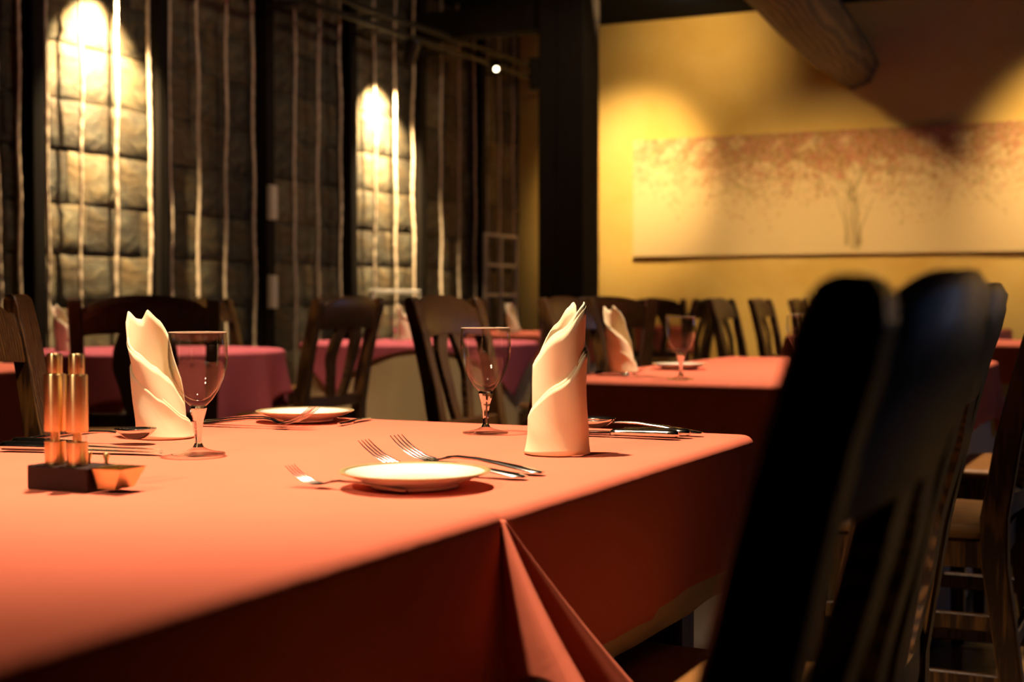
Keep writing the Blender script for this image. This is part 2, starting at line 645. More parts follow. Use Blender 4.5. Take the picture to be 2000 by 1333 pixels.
# heavy column of two timbers, cross beam, speaker
e = empty('timber_column', (-4.333, 10.01, 0))
tag(e, 'massive black timber column of two joined beams before the yellow wall', 'column')
link('timber', box_mesh('timber', -0.186, -0.041, -0.155, 0.155, 0, Z_CEIL, 0.006), M['timber'], e)
link('timber', box_mesh('timber', -0.035, 0.186, -0.16, 0.16, 0, Z_CEIL, 0.006), M['timber'], e)
o = link('cross_beam', box_mesh('cross_beam', -0.575, 0.565, -0.09, 0.09, 0, 0.215, 0.006), M['timber'], None, (-5.085, 9.97, 2.99))
tag(o, 'black timber cross beam running from the column to the stone wall', 'beam')
e = empty('wall_speaker', (-4.562, 9.92, 2.66))
tag(e, 'small black loudspeaker fixed to the left side of the column', 'speaker')
link('case', box_mesh('case', -0.038, 0.038, -0.06, 0.06, -0.12, 0.12, 0.008, 2), M['black'], e)
link('grille', box_mesh('grille', -0.032, 0.032, -0.066, -0.058, -0.11, 0.11, 0.004), M['timber'], e)
link('bracket', box_mesh('bracket', 0.03, 0.045, -0.02, 0.02, -0.03, 0.03, 0.002), M['black'], e)

# lamp rails and spot lamps in front of the stone wall
for zz, xx, ll in ((2.895, -5.30, 'lower black lamp rail running along the stone wall'), (2.995, -5.30, 'upper black lamp rail running along the stone wall')):
    e = empty('lamp_rail', (xx, 8.0, zz))
    tag(e, ll, 'rail', 'lamp rails along the stone wall')
    link('bar', box_mesh('bar', -0.016, 0.016, -3.6, 3.97, -0.018, 0.018, 0.004), M['black'], e)
    for yy in post_y:
        link('bracket', box_mesh('bracket', -0.278, -0.012, yy - 8.012, yy - 7.988, -0.012, 0.012, 0.002), M['black'], e)


def lamp(loc, target, label, lit=False, stem=0.10, size=1.0, name='spot_lamp', group='spot lamps'):
    """can lamp: canopy, stem, housing with a glowing lens, aimed at the target; loc is the mouth"""
    loc = Vector(loc)
    d = (Vector(target) - loc).normalized()
    q = (-d).to_track_quat('Z', 'Y')
    e = empty(name, loc)
    tag(e, label, 'spot lamp', group)
    h = 0.17 * size; r = 0.042 * size
    hm = lathe('housing', [(0, h), (r * 0.8, h), (r, h * 0.92), (r, 0.006), (r * 0.93, 0.006), (r * 0.93, 0.03), (0, 0.035)], 20)
    ho = link('housing', hm, M['black'], e)
    ho.rotation_mode = 'QUATERNION'; ho.rotation_quaternion = q
    le = link('lens', lathe('lens', [(0, 0.028), (r * 0.9, 0.026), (r * 0.9, 0.022), (0, 0.020)], 20), M['lens'], ho)
    top = -d * (h * 0.6)
    link('stem', tube('stem', [top, (top.x, top.y, top.z + stem)], 0.009, 8), M['black'], e)
    link('canopy', lathe('canopy', [(0, 0.03), (0.03, 0.03), (0.035, 0.0), (0, 0.0)], 16), M['black'], e, (top.x, top.y, top.z + stem - 0.012))
    return e


# the lens sits just behind the light so that the light is not boxed in
RAIL_X, RAIL_Z = -5.30, 2.895
def rail_lamp(mouth, target, lab, size):
    """lamp on an arm that reaches up to the lower rail"""
    e = lamp(mouth, target, lab, stem=0.03, size=size, group='spot lamps on the rail')
    m = Vector(mouth)
    d = (Vector(target) - m).normalized()
    top = -d * (0.17 * size * 0.75)
    link('arm', tube('arm', [top, Vector((RAIL_X, m.y, RAIL_Z)) - m], 0.010, 8), M['black'], e)
    return e


for (l, t), ll in zip(WALL_SPOTS, ('black spot lamp above the bright pool on the left of the stone wall', 'black spot lamp above the narrow bright pool beside the beam')):
    d = (Vector(t) - Vector(l)).normalized()
    rail_lamp(Vector(l) - d * 0.015, t, ll, 1.15)
rail_lamp((-5.24, 10.60, 2.845), (-3.2, 7.2, 1.35), 'small spot lamp with a glowing face turned to the tables', 0.5)

for (l, t, p, a), ll in zip(TABLE_SPOTS, ('ceiling spot over the nearest coral table', 'ceiling spot over the long table in the middle', 'ceiling spot over the round rose table',
                                         'ceiling spot over the round table with the cream undercloth', 'ceiling spot over the far table beside the column',
                                         'ceiling spot over the table at the right edge', 'ceiling spot over the table below the painting', 'ceiling spot over the table at the left edge')):
    d = (Vector(t) - Vector(l)).normalized()
    lamp(Vector(l) - d * 0.015, t, ll, stem=Z_CEIL - l[2] - 0.115, name='ceiling_spot', group='ceiling spots')
for (l, t, p, a), ll in zip(PAINT_SPOTS, ('ceiling spot aimed at the left end of the painting', 'ceiling spot aimed at the right end of the painting',
                                         'ceiling spot washing the top of the yellow wall', 'ceiling spot aimed at the middle of the yellow wall', 'ceiling spot lighting the yellow wall right of the painting')):
    d = (Vector(t) - Vector(l)).normalized()
    lamp(Vector(l) - d * 0.015, t, ll, stem=max(0.03, Z_CEIL - l[2] - 0.06), size=0.5, name='ceiling_spot', group='ceiling spots')

for (l, t, p, a), ll in zip([FRONT_SPOT] + ADDED_FILL_SPOTS, ('ceiling spot behind the photographer aimed at the nearest table', 'added fill lamp brightening the near stretch of the stone wall', 'added fill lamp brightening the far stretch of the stone wall', 'added fill lamp over the aisle brightening the chairs and the cream-skirted round table')):
    d = (Vector(t) - Vector(l)).normalized()
    lamp(Vector(l) - d * 0.015, t, ll, stem=max(0.03, Z_CEIL - l[2] - 0.06), size=0.6, name='ceiling_spot', group='ceiling spots')  # fixtures after the front spot only house the added fill lamps

# log beam that ends in the yellow wall
e = empty('log_beam', (-2.60, 12.0, 2.885), 0.085)
tag(e, 'thick brown round log beam running into the yellow wall above the painting', 'beam')


def log_piece(y0, y1, r0, r1, seed, n=9):
    rnd = random.Random(seed)
    rings = []
    ang = [2 * PI * k / n + rnd.uniform(-0.08, 0.08) for k in range(n)]
    rad = [rnd.uniform(0.94, 1.05) for _ in range(n)]
    for i in range(9):
        t = i / 8
        yy = y0 + (y1 - y0) * t
        r = (r0 + (r1 - r0) * t) * (1 + 0.02 * math.sin(yy * 5 + seed))
        rings.append([(r * rad[k] * math.cos(ang[k]), yy, r * rad[k] * math.sin(ang[k])) for k in range(n)])
    return loft('log', rings)


link('trunk', log_piece(-7.5, -1.05, 0.235, 0.228, 3, 14), M['log'], e, smooth=True)
link('tenon', log_piece(-1.06, 0.01, 0.206, 0.198, 5, 8), M['log'], e)


# ------------------------------------------------------------------ painting
def painting():
    W_, H_ = 3.92, 1.035
    nx, nz = 470, 125
    rnd = random.Random(21)
    base = (0.78, 0.575, 0.255)
    grid = [[list(base) for _ in range(nx + 1)] for _ in range(nz + 1)]

    def dab(x, z, r, c, a):
        """x, z in metres from lower left"""
        i0, i1 = int((x - r) / W_ * nx), int((x + r) / W_ * nx) + 1
        j0, j1 = int((z - r) / H_ * nz), int((z + r) / H_ * nz) + 1
        for j in range(max(0, j0), min(nz, j1) + 1):
            for i in range(max(0, i0), min(nx, i1) + 1):
                dx = i / nx * W_ - x; dz = j / nz * H_ - z
                q = 1 - math.sqrt(dx * dx + dz * dz) / r
                if q > 0:
                    k = a * min(1, q * 1.6)
                    g = grid[j][i]
                    for ch in range(3):
                        g[ch] += (c[ch] - g[ch]) * k

    cx = 1.95
    bark = (0.20, 0.13, 0.035)
    tips = []

    def branch(x, z, ang, length, w, depth):
        n = max(3, int(length / 0.012))
        for i in range(n):
            t = i / n
            dab(x, z, max(0.010, w * (1 - 0.5 * t)), bark, 0.30)
            x += math.cos(ang) * length / n
            z += math.sin(ang) * length / n
            ang += rnd.uniform(-0.10, 0.10)
            if z > H_ + 0.05:
                return
        if depth > 0:
            for s in range(rnd.choice((2, 2, 3))):
                branch(x, z, ang + rnd.uniform(-0.75, 0.75), length * rnd.uniform(0.55, 0.85), w * 0.6, depth - 1)
        else:
            tips.append((x, z))

    for s in range(11):                       # twisted trunk of many fine strokes
        x0 = cx + rnd.uniform(-0.085, 0.085)
        x1 = cx + rnd.uniform(-0.05, 0.05)
        ang = math.atan2(0.5, x1 - x0)
        branch(x0, rnd.uniform(0.03, 0.09), ang, rnd.uniform(0.38, 0.55), rnd.uniform(0.010, 0.019), 0)
    for a in (2.3, 1.95, 1.75, 1.55, 1.35, 1.15, 0.85):
        branch(cx + rnd.uniform(-0.02, 0.02), 0.44 + rnd.uniform(-0.06, 0.1), a, 0.24, 0.015, 3)
    for s in (-1, 1):                         # long weeping boughs
        for k in range(5):
            branch(cx + s * (0.25 + 0.28 * k), 0.80 + 0.05 * k, PI / 2 - s * rnd.uniform(1.1, 2.0), 0.30, 0.012, 2)
    cols = [(0.48, 0.19, 0.07), (0.62, 0.25, 0.12), (0.70, 0.36, 0.20), (0.34, 0.24, 0.05), (0.26, 0.14, 0.04), (0.46, 0.32, 0.07), (0.58, 0.19, 0.09)]
    n = 0
    while n < 13500:
        x = rnd.uniform(0.0, W_)
        z = H_ - abs(rnd.gauss(0, 0.36))
        if z < 0.2:
            continue
        u = abs(x - cx) / 2.0
        lim = 0.34 + 0.14 * math.sin(x * 4.1 + 0.5) + 0.09 * math.sin(x * 9.3 + 1) + 0.06 * math.sin(x * 23) - 0.05 * u + 0.22 * math.exp(-((x - cx) / 0.20) ** 2)
        if z < lim and rnd.random() > 0.08:
            continue
        dens = (0.14 + 0.86 * ((z - 0.2) / 0.83) ** 1.9) * (1.0 - 0.75 * u)
        if rnd.random() > dens:
            continue
        clus = math.sin(x * 13 + 3 * math.sin(z * 9)) * math.sin(z * 17 + 2 * math.sin(x * 7))
        if clus < -0.25 and rnd.random() < 0.75:
            continue
        c = rnd.choice(cols)
        dab(x, z, rnd.uniform(0.010, 0.022), c, rnd.uniform(0.25, 0.75) * (0.45 + 0.55 * (z / H_)) * (1.0 - 0.35 * u))
        n += 1
    verts, faces = [], []
    for j in range(nz + 1):
        for i in range(nx + 1):
            verts.append((i / nx * W_, 0.0, j / nz * H_))
    for j in range(nz):
        for i in range(nx):
            a = j * (nx + 1) + i
            faces.append((a, a + 1, a + nx + 2, a + nx + 1))
    me = mesh('canvas', verts, faces)
    at = me.color_attributes.new('paint', 'FLOAT_COLOR', 'POINT')
    buf = []
    for j in range(nz + 1):
        for i in range(nx + 1):
            buf += [*grid[j][i], 1.0]
    at.data.foreach_set('color', buf)
    m = mat('painted_canvas', base, 0.8, spec=0.2)
    N, L, b = nodes(m)
    va = N.new('ShaderNodeVertexColor'); va.layer_name = 'paint'
    L.new(va.outputs[0], b.inputs['Base Color'])
    f = noise(m, coords(m, 'Object'), 160, 2)
    bump(m, f.outputs['Fac'], 0.1, 0.002)
    e = empty('tree_painting', (-4.545, 11.945, 1.325))
    tag(e, 'wide canvas of a blossoming tree hung on the yellow wall', 'painting')
    link('canvas', me, m, e, (0, -0.002, 0))
    edge = mat('canvas_edge', (0.62, 0.46, 0.24), 0.85)
    micro(edge)
    link('stretcher_frame', box_mesh('stretcher_frame', 0, W_, 0, 0.053, 0, H_, 0.002), edge, e)


painting()

# white wire rack by the far corner of the stone wall
e = empty('wire_rack', (-5.48, 11.17, 0.0))
tag(e, 'white metal grid rack standing in the far corner by the stone wall', 'rack')
for zz in (0.06, 0.42, 0.98, 1.24, 1.50):
    link('crossbar', box_mesh('crossbar', -0.012, 0.012, -0.32, 0.32, zz - 0.012, zz + 0.012, 0.003), M['iron'], e)
for yy in (-0.31, 0.0, 0.31):
    link('upright', box_mesh('upright', -0.012, 0.012, yy - 0.012, yy + 0.012, 0, 1.51, 0.003), M['iron'], e)


e = empty('wire_rack', (-5.50, 9.40, 0.0))
tag(e, 'low white metal rail before the stone wall below the narrow bright pool', 'rack')
for zz in (0.06, 0.55, 1.0):
    link('crossbar', box_mesh('crossbar', -0.012, 0.012, -0.36, 0.36, zz - 0.014, zz + 0.014, 0.003), M['iron'], e)
for yy in (-0.35, 0.35):
    link('upright', box_mesh('upright', -0.012, 0.012, yy - 0.012, yy + 0.012, 0, 1.01, 0.003), M['iron'], e)


# ------------------------------------------------------------------ tables and cloths
TOP = 0.72


def rect_table(cx, cy, wx, wy, label, group='square dining tables'):
    e = empty('dining_table', (cx, cy, 0))
    tag(e, label, 'table', group)
    link('tabletop', box_mesh('tabletop', -wx / 2 + 0.012, wx / 2 - 0.012, -wy / 2 + 0.012, wy / 2 - 0.012, 0.682, 0.7135, 0.006, 2), M['table'], e)
    link('apron', box_mesh('apron', -wx / 2 + 0.07, wx / 2 - 0.07, -wy / 2 + 0.07, wy / 2 - 0.07, 0.61, 0.682, 0.003), M['table'], e)
    lm = box_mesh('leg', -0.032, 0.032, -0.032, 0.032, 0, 0.61, 0.004)
    lm.materials.append(M['table'])
    for sx in (-1, 1):
        for sy in (-1, 1):
            link('leg', lm, None, e, (sx * (wx / 2 - 0.10), sy * (wy / 2 - 0.10), 0))
    return e


def rrect(x0, x1, y0, y1, r, step=0.035, arc=16):
    """perimeter samples: (point, outward normal, side id, cornerness, running length)"""
    P = []
    cs = [((x1 - r, y0 + r), -PI / 2), ((x1 - r, y1 - r), 0), ((x0 + r, y1 - r), PI / 2), ((x0 + r, y0 + r), PI)]
    sides = [((x0 + r, y0), (x1 - r, y0), (0, -1)), ((x1, y0 + r), (x1, y1 - r), (1, 0)), ((x1 - r, y1), (x0 + r, y1), (0, 1)), ((x0, y1 - r), (x0, y0 + r), (-1, 0))]
    for k in range(4):
        (a, b2, nrm) = sides[k]
        ln = math.dist(a, b2)
        n = max(4, int(ln / step))
        for i in range(n + 1):
            t = i / n
            p = (a[0] + (b2[0] - a[0]) * t, a[1] + (b2[1] - a[1]) * t)
            P.append((p, nrm, k, min(t, 1 - t) * ln, 0.0, k))
        (c, a0) = cs[k]
        for i in range(1, arc):
            an = a0 + PI / 2 * i / arc
            P.append(((c[0] + r * math.cos(an), c[1] + r * math.sin(an)), (math.cos(an), math.sin(an)), k + 0.5, 0.0, math.sin(PI * i / arc), k))
    return P


def cloth_rect(name, x0, x1, y0, y1, z, drops, material, out=0.0, r=0.03, roll=0.016, flare=0.05, corner_drop=0.05,
               wave=0.004, seed=0, crease=None, cflare=None, thick=0.0012):
    """drops: hang of the four sides (front -y, right +x, back +y, left -x)"""
    rnd = random.Random(seed)
    P = rrect(x0 - out, x1 + out, y0 - out, y1 + out, r)
    cx, cy = (x0 + x1) / 2, (y0 + y1) / 2
    n = len(P)
    rows = []
    ins = [0.0, 0.35, 0.7, 0.9, 0.97]
    ph = [rnd.uniform(0, 6) for _ in range(4)]
    for k in ins:
        ring = []
        for (p, nr, sd, dist, cn, q) in P:
            bx, by = p[0] - nr[0] * roll, p[1] - nr[1] * roll
            x, y_ = cx + (bx - cx) * k, cy + (by - cy) * k
            zz = z + 0.0006 * math.sin(x * 9 + ph[0]) * math.sin(y_ * 7 + ph[1])
            ring.append((x, y_, zz))
        rows.append(ring)
    for i in range(0, 6):
        a = PI / 2 * i / 5
        ring = []
        for (p, nr, sd, dist, cn, q) in P:
            kk = roll * (math.sin(a) - 1)
            ring.append((p[0] + nr[0] * kk, p[1] + nr[1] * kk, z - roll * (1 - math.cos(a))))
        rows.append(ring)
    m = 12
    for i in range(1, m + 1):
        t = i / m
        ring = []
        for (p, nr, sd, dist, cn, q) in P:
            if sd == int(sd):
                D = drops[int(sd)]
                near = math.exp(-(dist / 0.055) ** 2)
                # corner ids: corner k follows side k
                lo = math.hypot(p[0] - (x0 if p[0] < cx else x1), p[1] - (y0 if p[1] < cy else y1))
            else:
                k = int(sd)
                f = cn
                D = min(drops[k], drops[(k + 1) % 4])
                near = 1.0
            kc = None
            if sd != int(sd):
                kc = int(sd)
            elif dist < 0.25:
                # which end of the side
                k = int(sd)
                # first half of the side touches corner k-1, second half corner k
                end = (p[0] - cx) * (-nr[1]) + (p[1] - cy) * nr[0]
                kc = k if end > 0 else (k - 1) % 4
            fl = flare
            if cflare is not None and kc is not None:
                fl = cflare[kc]
            if kc is not None and min(drops[kc], drops[(kc + 1) % 4]) < 0.05:
                fl = 0.0
            amp = near * (fl if kc is not None else 0.0)
            cdz = corner_drop * near * (1 if fl > 0 else 0)
            hang = max(0.0005, D - roll + cdz)
            s = p[0] * 1.0 + p[1] * 1.0
            wv = wave * (math.sin(s * 17 + ph[2]) + 0.6 * math.sin(s * 31 + ph[3])) * (1 if D > 0.05 else 0)
            if sd == int(sd) and dist > 0.12 and crease and int(sd) == crease[0]:
                cpos = p[1] if int(sd) in (1, 3) else p[0]
                dd = cpos - crease[1]
                wv += 0.007 * math.exp(-(dd / 0.012) ** 2)
                if dd < 0 and D > 0.05:
                    hang += 0.008
            o_ = amp * (t ** 1.3) + wv * t
            ring.append((p[0] + nr[0] * o_, p[1] + nr[1] * o_, z - roll - hang * t))
        rows.append(ring)
    v = [q for rr in rows for q in rr]
    f = []
    for i in range(len(rows) - 1):
        for j in range(n):
            a, b2 = i * n + j, i * n + (j + 1) % n
            f.append((a, a + n, b2 + n, b2))
    me = mesh(name, v, f)
    bm = bmesh.new(); bm.from_mesh(me)
    bmesh.ops.remove_doubles(bm, verts=bm.verts, dist=1e-5)
    bmesh.ops.recalc_face_normals(bm, faces=bm.faces)
    bm.to_mesh(me); bm.free()
    o = link(name, me, material, smooth=True)
    so = o.modifiers.new('thickness', 'SOLIDIFY')
    so.thickness = thick
    so.offset = -1
    return o


def cloth_round(name, cx, cy, r, z, hang, material, out=0.0, roll=0.016, folds=0.02, nf=14, seed=0):
    """hang(angle) -> length of the overhang"""
    rnd = random.Random(seed)
    n = 168
    R = r + out
    rows = []
    ph = rnd.uniform(0, 6)
    for k in (0.0, 0.5, 0.85):
        rows.append([(cx + (R - roll) * k * math.cos(2 * PI * j / n), cy + (R - roll) * k * math.sin(2 * PI * j / n), z) for j in range(n)])
    for i in range(6):
        a = PI / 2 * i / 5
        q = R - roll + roll * math.sin(a)
        rows.append([(cx + q * math.cos(2 * PI * j / n), cy + q * math.sin(2 * PI * j / n), z - roll * (1 - math.cos(a))) for j in range(n)])
    for i in range(1, 11):
        t = i / 10
        ring = []
        for j in range(n):
            an = 2 * PI * j / n
            D = max(roll + 0.002, hang(an))
            w = folds * min(1.0, D / 0.2) * (0.65 + math.sin(an * nf + ph + 0.6 * math.sin(an * 3)) + 0.3 * math.sin(an * nf * 2.3 + 1))
            q = R + max(-0.001, w) * t ** 1.1
            ring.append((cx + q * math.cos(an), cy + q * math.sin(an), z - roll - (D - roll) * t))
        rows.append(ring)
    v = [q for rr in rows for q in rr]
    f = []
    for i in range(len(rows) - 1):
        for j in range(n):
            a, b2 = i * n + j, i * n + (j + 1) % n
            f.append((a, a + n, b2 + n, b2))
    me = mesh(name, v, f)
    bm = bmesh.new(); bm.from_mesh(me)
    bmesh.ops.remove_doubles(bm, verts=bm.verts, dist=1e-5)
    bmesh.ops.recalc_face_normals(bm, faces=bm.faces)
    bm.to_mesh(me); bm.free()
    o = link(name, me, material, smooth=True)
    so = o.modifiers.new('thickness', 'SOLIDIFY')
    so.thickness = 0.0012
    so.offset = -1
    return o


def square_hang(r, hs, rot):
    def f(an):
        a = an - rot
        return hs / max(abs(math.cos(a)), abs(math.sin(a))) - r
    return f


def round_table(cx, cy, r, label):
    e = empty('round_table', (cx, cy, 0))
    tag(e, label, 'table', 'round dining tables')
    link('tabletop', lathe('tabletop', [(0, 0.7135), (r - 0.02, 0.7135), (r - 0.012, 0.706), (r - 0.012, 0.69), (r - 0.02, 0.683), (0, 0.683)], 56), M['table'], e)
    link('pedestal', lathe('pedestal', [(0, 0.683), (0.12, 0.682), (0.12, 0.66), (0.05, 0.62), (0.045, 0.35), (0.06, 0.12), (0.05, 0.06), (0, 0.06)], 24), M['table'], e, smooth=False)
    fm = box_mesh('foot', -0.03, 0.03, 0.03, 0.33, 0, 0.07, 0.012, 2)
    fm.materials.append(M['table'])
    for k in range(4):
        link('foot', fm, None, e, (0, 0, 0), k * PI / 2 + 0.4)
    return e


TX0, TX1 = -1.585, -0.632
# nearest pair of tables
rect_table((TX0 + TX1) / 2, 0.815, TX1 - TX0, 0.905, 'square table under the near half of the nearest coral cloths')
rect_table((TX0 + TX1) / 2, 1.73, TX1 - TX0, 0.905, 'square table under the far half of the nearest coral cloths')
GU = 'undercloths'
GT = 'coral tablecloths'
o = cloth_rect('undercloth', TX0, TX1, 0.362, 1.268, 0.7165, (0.24, 0.225, 0.003, 0.225), M['cream'], 0.0, flare=0.015, corner_drop=0.02, seed=1)
tag(o, 'cream undercloth below the near half of the nearest coral table', 'tablecloth', GU)
o = cloth_rect('undercloth', TX0, TX1, 1.272, 2.185, 0.7165, (0.003, 0.222, 0.21, 0.222), M['cream'], 0.0, flare=0.010, corner_drop=0.012, seed=2, wave=0.0025)
tag(o, 'cream undercloth hanging out below the far half of the nearest coral table', 'tablecloth', GU)
clothB = cloth_rect('tablecloth', TX0, TX1, 1.270, 2.185, 0.7185, (0.003, 0.185, 0.185, 0.18), M['coral'], 0.010, flare=0.034, corner_drop=0.012, seed=3, crease=(1, 1.70), wave=0.003)
tag(clothB, 'coral tablecloth on the far half of the nearest table, creased at the side', 'tablecloth', GT)
clothA = cloth_rect('tablecloth', TX0, TX1, 0.362, 1.276, 0.7212, (0.18, 0.182, 0.003, 0.18), M['coral'], 0.012, flare=0.05, corner_drop=0.05, seed=4, wave=0.003)
tag(clothA, 'coral tablecloth on the near half of the nearest table, corner flared into a fold', 'tablecloth', GT)


def corner_fold():
    apex = Vector((TX1 + 0.008, 1.272, 0.714))
    hem = [(-0.618, 1.215, 0.537), (-0.6175, 1.250, 0.540), (-0.613, 1.262, 0.546), (-0.585, 1.238, 0.566), (-0.550, 1.215, 0.576), (-0.512, 1.200, 0.564), (-0.476, 1.198, 0.538),
           (-0.470, 1.212, 0.522), (-0.515, 1.268, 0.512), (-0.563, 1.320, 0.505), (-0.570, 1.342, 0.50), (-0.525, 1.365, 0.487), (-0.482, 1.388, 0.474), (-0.474, 1.408, 0.472),
           (-0.530, 1.430, 0.49), (-0.600, 1.435, 0.51), (-0.612, 1.40, 0.52)]
    rings = []
    n = 14
    for i in range(n + 1):
        t = 0.02 + 0.98 * i / n
        ring = []
        for h in hem:
            h = Vector(h)
            p = apex.lerp(h, t)
            # cloth sags a little towards the table between apex and hem
            p.x -= 0.006 * math.sin(PI * t) * max(0.0, (h.x + 0.62) / 0.12)
            ring.append(p)
        rings.append(ring)
    me = loft('corner_fold', rings, cap=False, closed=False)
    o = link('corner_fold', me, M['coral'], clothA, smooth=True)
    s = o.modifiers.new('sub', 'SUBSURF'); s.levels = 1; s.render_levels = 2
    so = o.modifiers.new('thickness', 'SOLIDIFY'); so.thickness = 0.0014
    # stitched hem line
    hp = [Vector(h) + (apex - Vector(h)).normalized() * 0.010 + Vector((0.0012, -0.0012, 0)) for h in hem]
    return o


corner_fold()

# middle table: two squares under long cloths
T2Y0, T2Y1 = 3.44, 5.22
rect_table((TX0 + TX1) / 2, 3.885, TX1 - TX0, 0.88, 'square table under the near half of the long middle cloths')
rect_table((TX0 + TX1) / 2, 4.775, TX1 - TX0, 0.88, 'square table under the far half of the long middle cloths')
o = cloth_rect('undercloth', TX0, TX1, T2Y0, T2Y1, 0.7165, (0.70, 0.70, 0.70, 0.70), M['white'], 0.0, flare=0.02, corner_drop=0.0, seed=5, wave=0.004)
tag(o, 'white floor-length undercloth of the long middle table', 'tablecloth', GU)
o = cloth_rect('tablecloth', TX0, TX1, T2Y0, T2Y1, 0.720, (0.19, 0.19, 0.19, 0.19), M['coral'], 0.014, flare=0.05, corner_drop=0.06, seed=6, wave=0.004)
tag(o, 'coral tablecloth on the long middle table behind the nearest table', 'tablecloth', GT)

# round tables in the left half
T3, R3 = (-4.02, 4.84), 0.53
round_table(*T3, R3, 'round table under the rose-tinted cloth behind the left napkin')
o = cloth_round('undercloth', *T3, R3, 0.7165, lambda a: 0.15, M['cream'], 0.0, folds=0.008, nf=18, seed=3)
tag(o, 'short cream undercloth hidden below the round rose-tinted cloth', 'tablecloth', GU)
o = cloth_round('tablecloth', *T3, R3, 0.720, square_hang(R3, 0.715, 0.449), M['rose'], 0.016, folds=0.022, nf=13, seed=4)
tag(o, 'tablecloth tinted rose for the blue window light, hanging in points off the round table at left', 'tablecloth', 'rose-tinted tablecloths')
T4, R4 = (-3.59, 6.37), 0.58
round_table(*T4, R4, 'round table with the cream floor-length undercloth behind the chairs')
o = cloth_round('undercloth', *T4, R4, 0.7165, lambda a: 0.69, M['cream'], 0.0, folds=0.022, nf=17, seed=5)
tag(o, 'cream floor-length undercloth falling in folds round the middle round table', 'tablecloth', GU)
o = cloth_round('tablecloth', *T4, R4, 0.720, square_hang(R4, 0.600, 0.54), M['rose'], 0.030, folds=0.012, nf=11, seed=6)
tag(o, 'square tablecloth tinted rose for the blue window light, arching over the cream undercloth of the round table', 'tablecloth', 'rose-tinted tablecloths')
T9, R9 = (-3.72, 3.10), 0.50
round_table(*T9, R9, 'round table at the left edge behind the first chair')
o = cloth_round('tablecloth', *T9, R9, 0.720, square_hang(R9, 0.69, 0.5), M['coral'], 0.012, folds=0.022, nf=13, seed=7)
tag(o, 'coral tablecloth on the round table at the left edge', 'tablecloth', GT)

# far tables
for nm, x0, x1, y0, y1, lab, sd in (('far', -4.50, -3.50, 8.05, 9.0, 'beside the column', 11), ('right', -1.25, -0.30, 7.2, 8.1, 'at the right edge', 12),
                                    ('paint', -2.20, -1.25, 8.35, 11.2, 'below the middle of the painting', 13), ('wall', -4.65, -3.86, 10.72, 11.5, 'against the yellow wall', 14)):
    rect_table((x0 + x1) / 2, (y0 + y1) / 2, x1 - x0, y1 - y0, 'square table ' + lab + ' under its cloths')
    o = cloth_rect('undercloth', x0, x1, y0, y1, 0.7165, (0.66,) * 4, M['white'], 0.0, flare=0.03, corner_drop=0, seed=sd + 20, wave=0.004)
    tag(o, 'white undercloth of the far table ' + lab, 'tablecloth', GU)
    o = cloth_rect('tablecloth', x0, x1, y0, y1, 0.720, (0.19,) * 4, M['coral'], 0.014, flare=0.05, corner_drop=0.06, seed=sd, wave=0.004)
    tag(o, 'coral tablecloth on the far table ' + lab, 'tablecloth', GT)


# ------------------------------------------------------------------ chairs
def post_y_at(zz):
    return interp([(0, -0.062), (0.20, -0.030), (0.42, 0.0), (0.50, 0.0), (0.66, -0.026), (0.80, -0.058), (0.935, -0.094)], zz)


def chamfer_ring(cx, cy, cz, hx, hy, ch):
    return [(cx + a * hx - (ch if i % 2 == 0 else 0) * a * (1), cy + b2 * hy - (ch if i % 2 == 1 else 0) * b2, cz)
            for i, (a, b2) in enumerate(((1, -1), (1, -1), (1, 1), (1, 1), (-1, 1), (-1, 1), (-1, -1), (-1, -1)))]


def oct_ring(cx, cy, cz, hx, hy, ch):
    pts = [(hx - ch, -hy), (hx, -hy + ch), (hx, hy - ch), (hx - ch, hy), (-hx + ch, hy), (-hx, hy - ch), (-hx, -hy + ch), (-hx + ch, -hy)]
    return [(cx + a, cy + b2, cz) for a, b2 in pts]


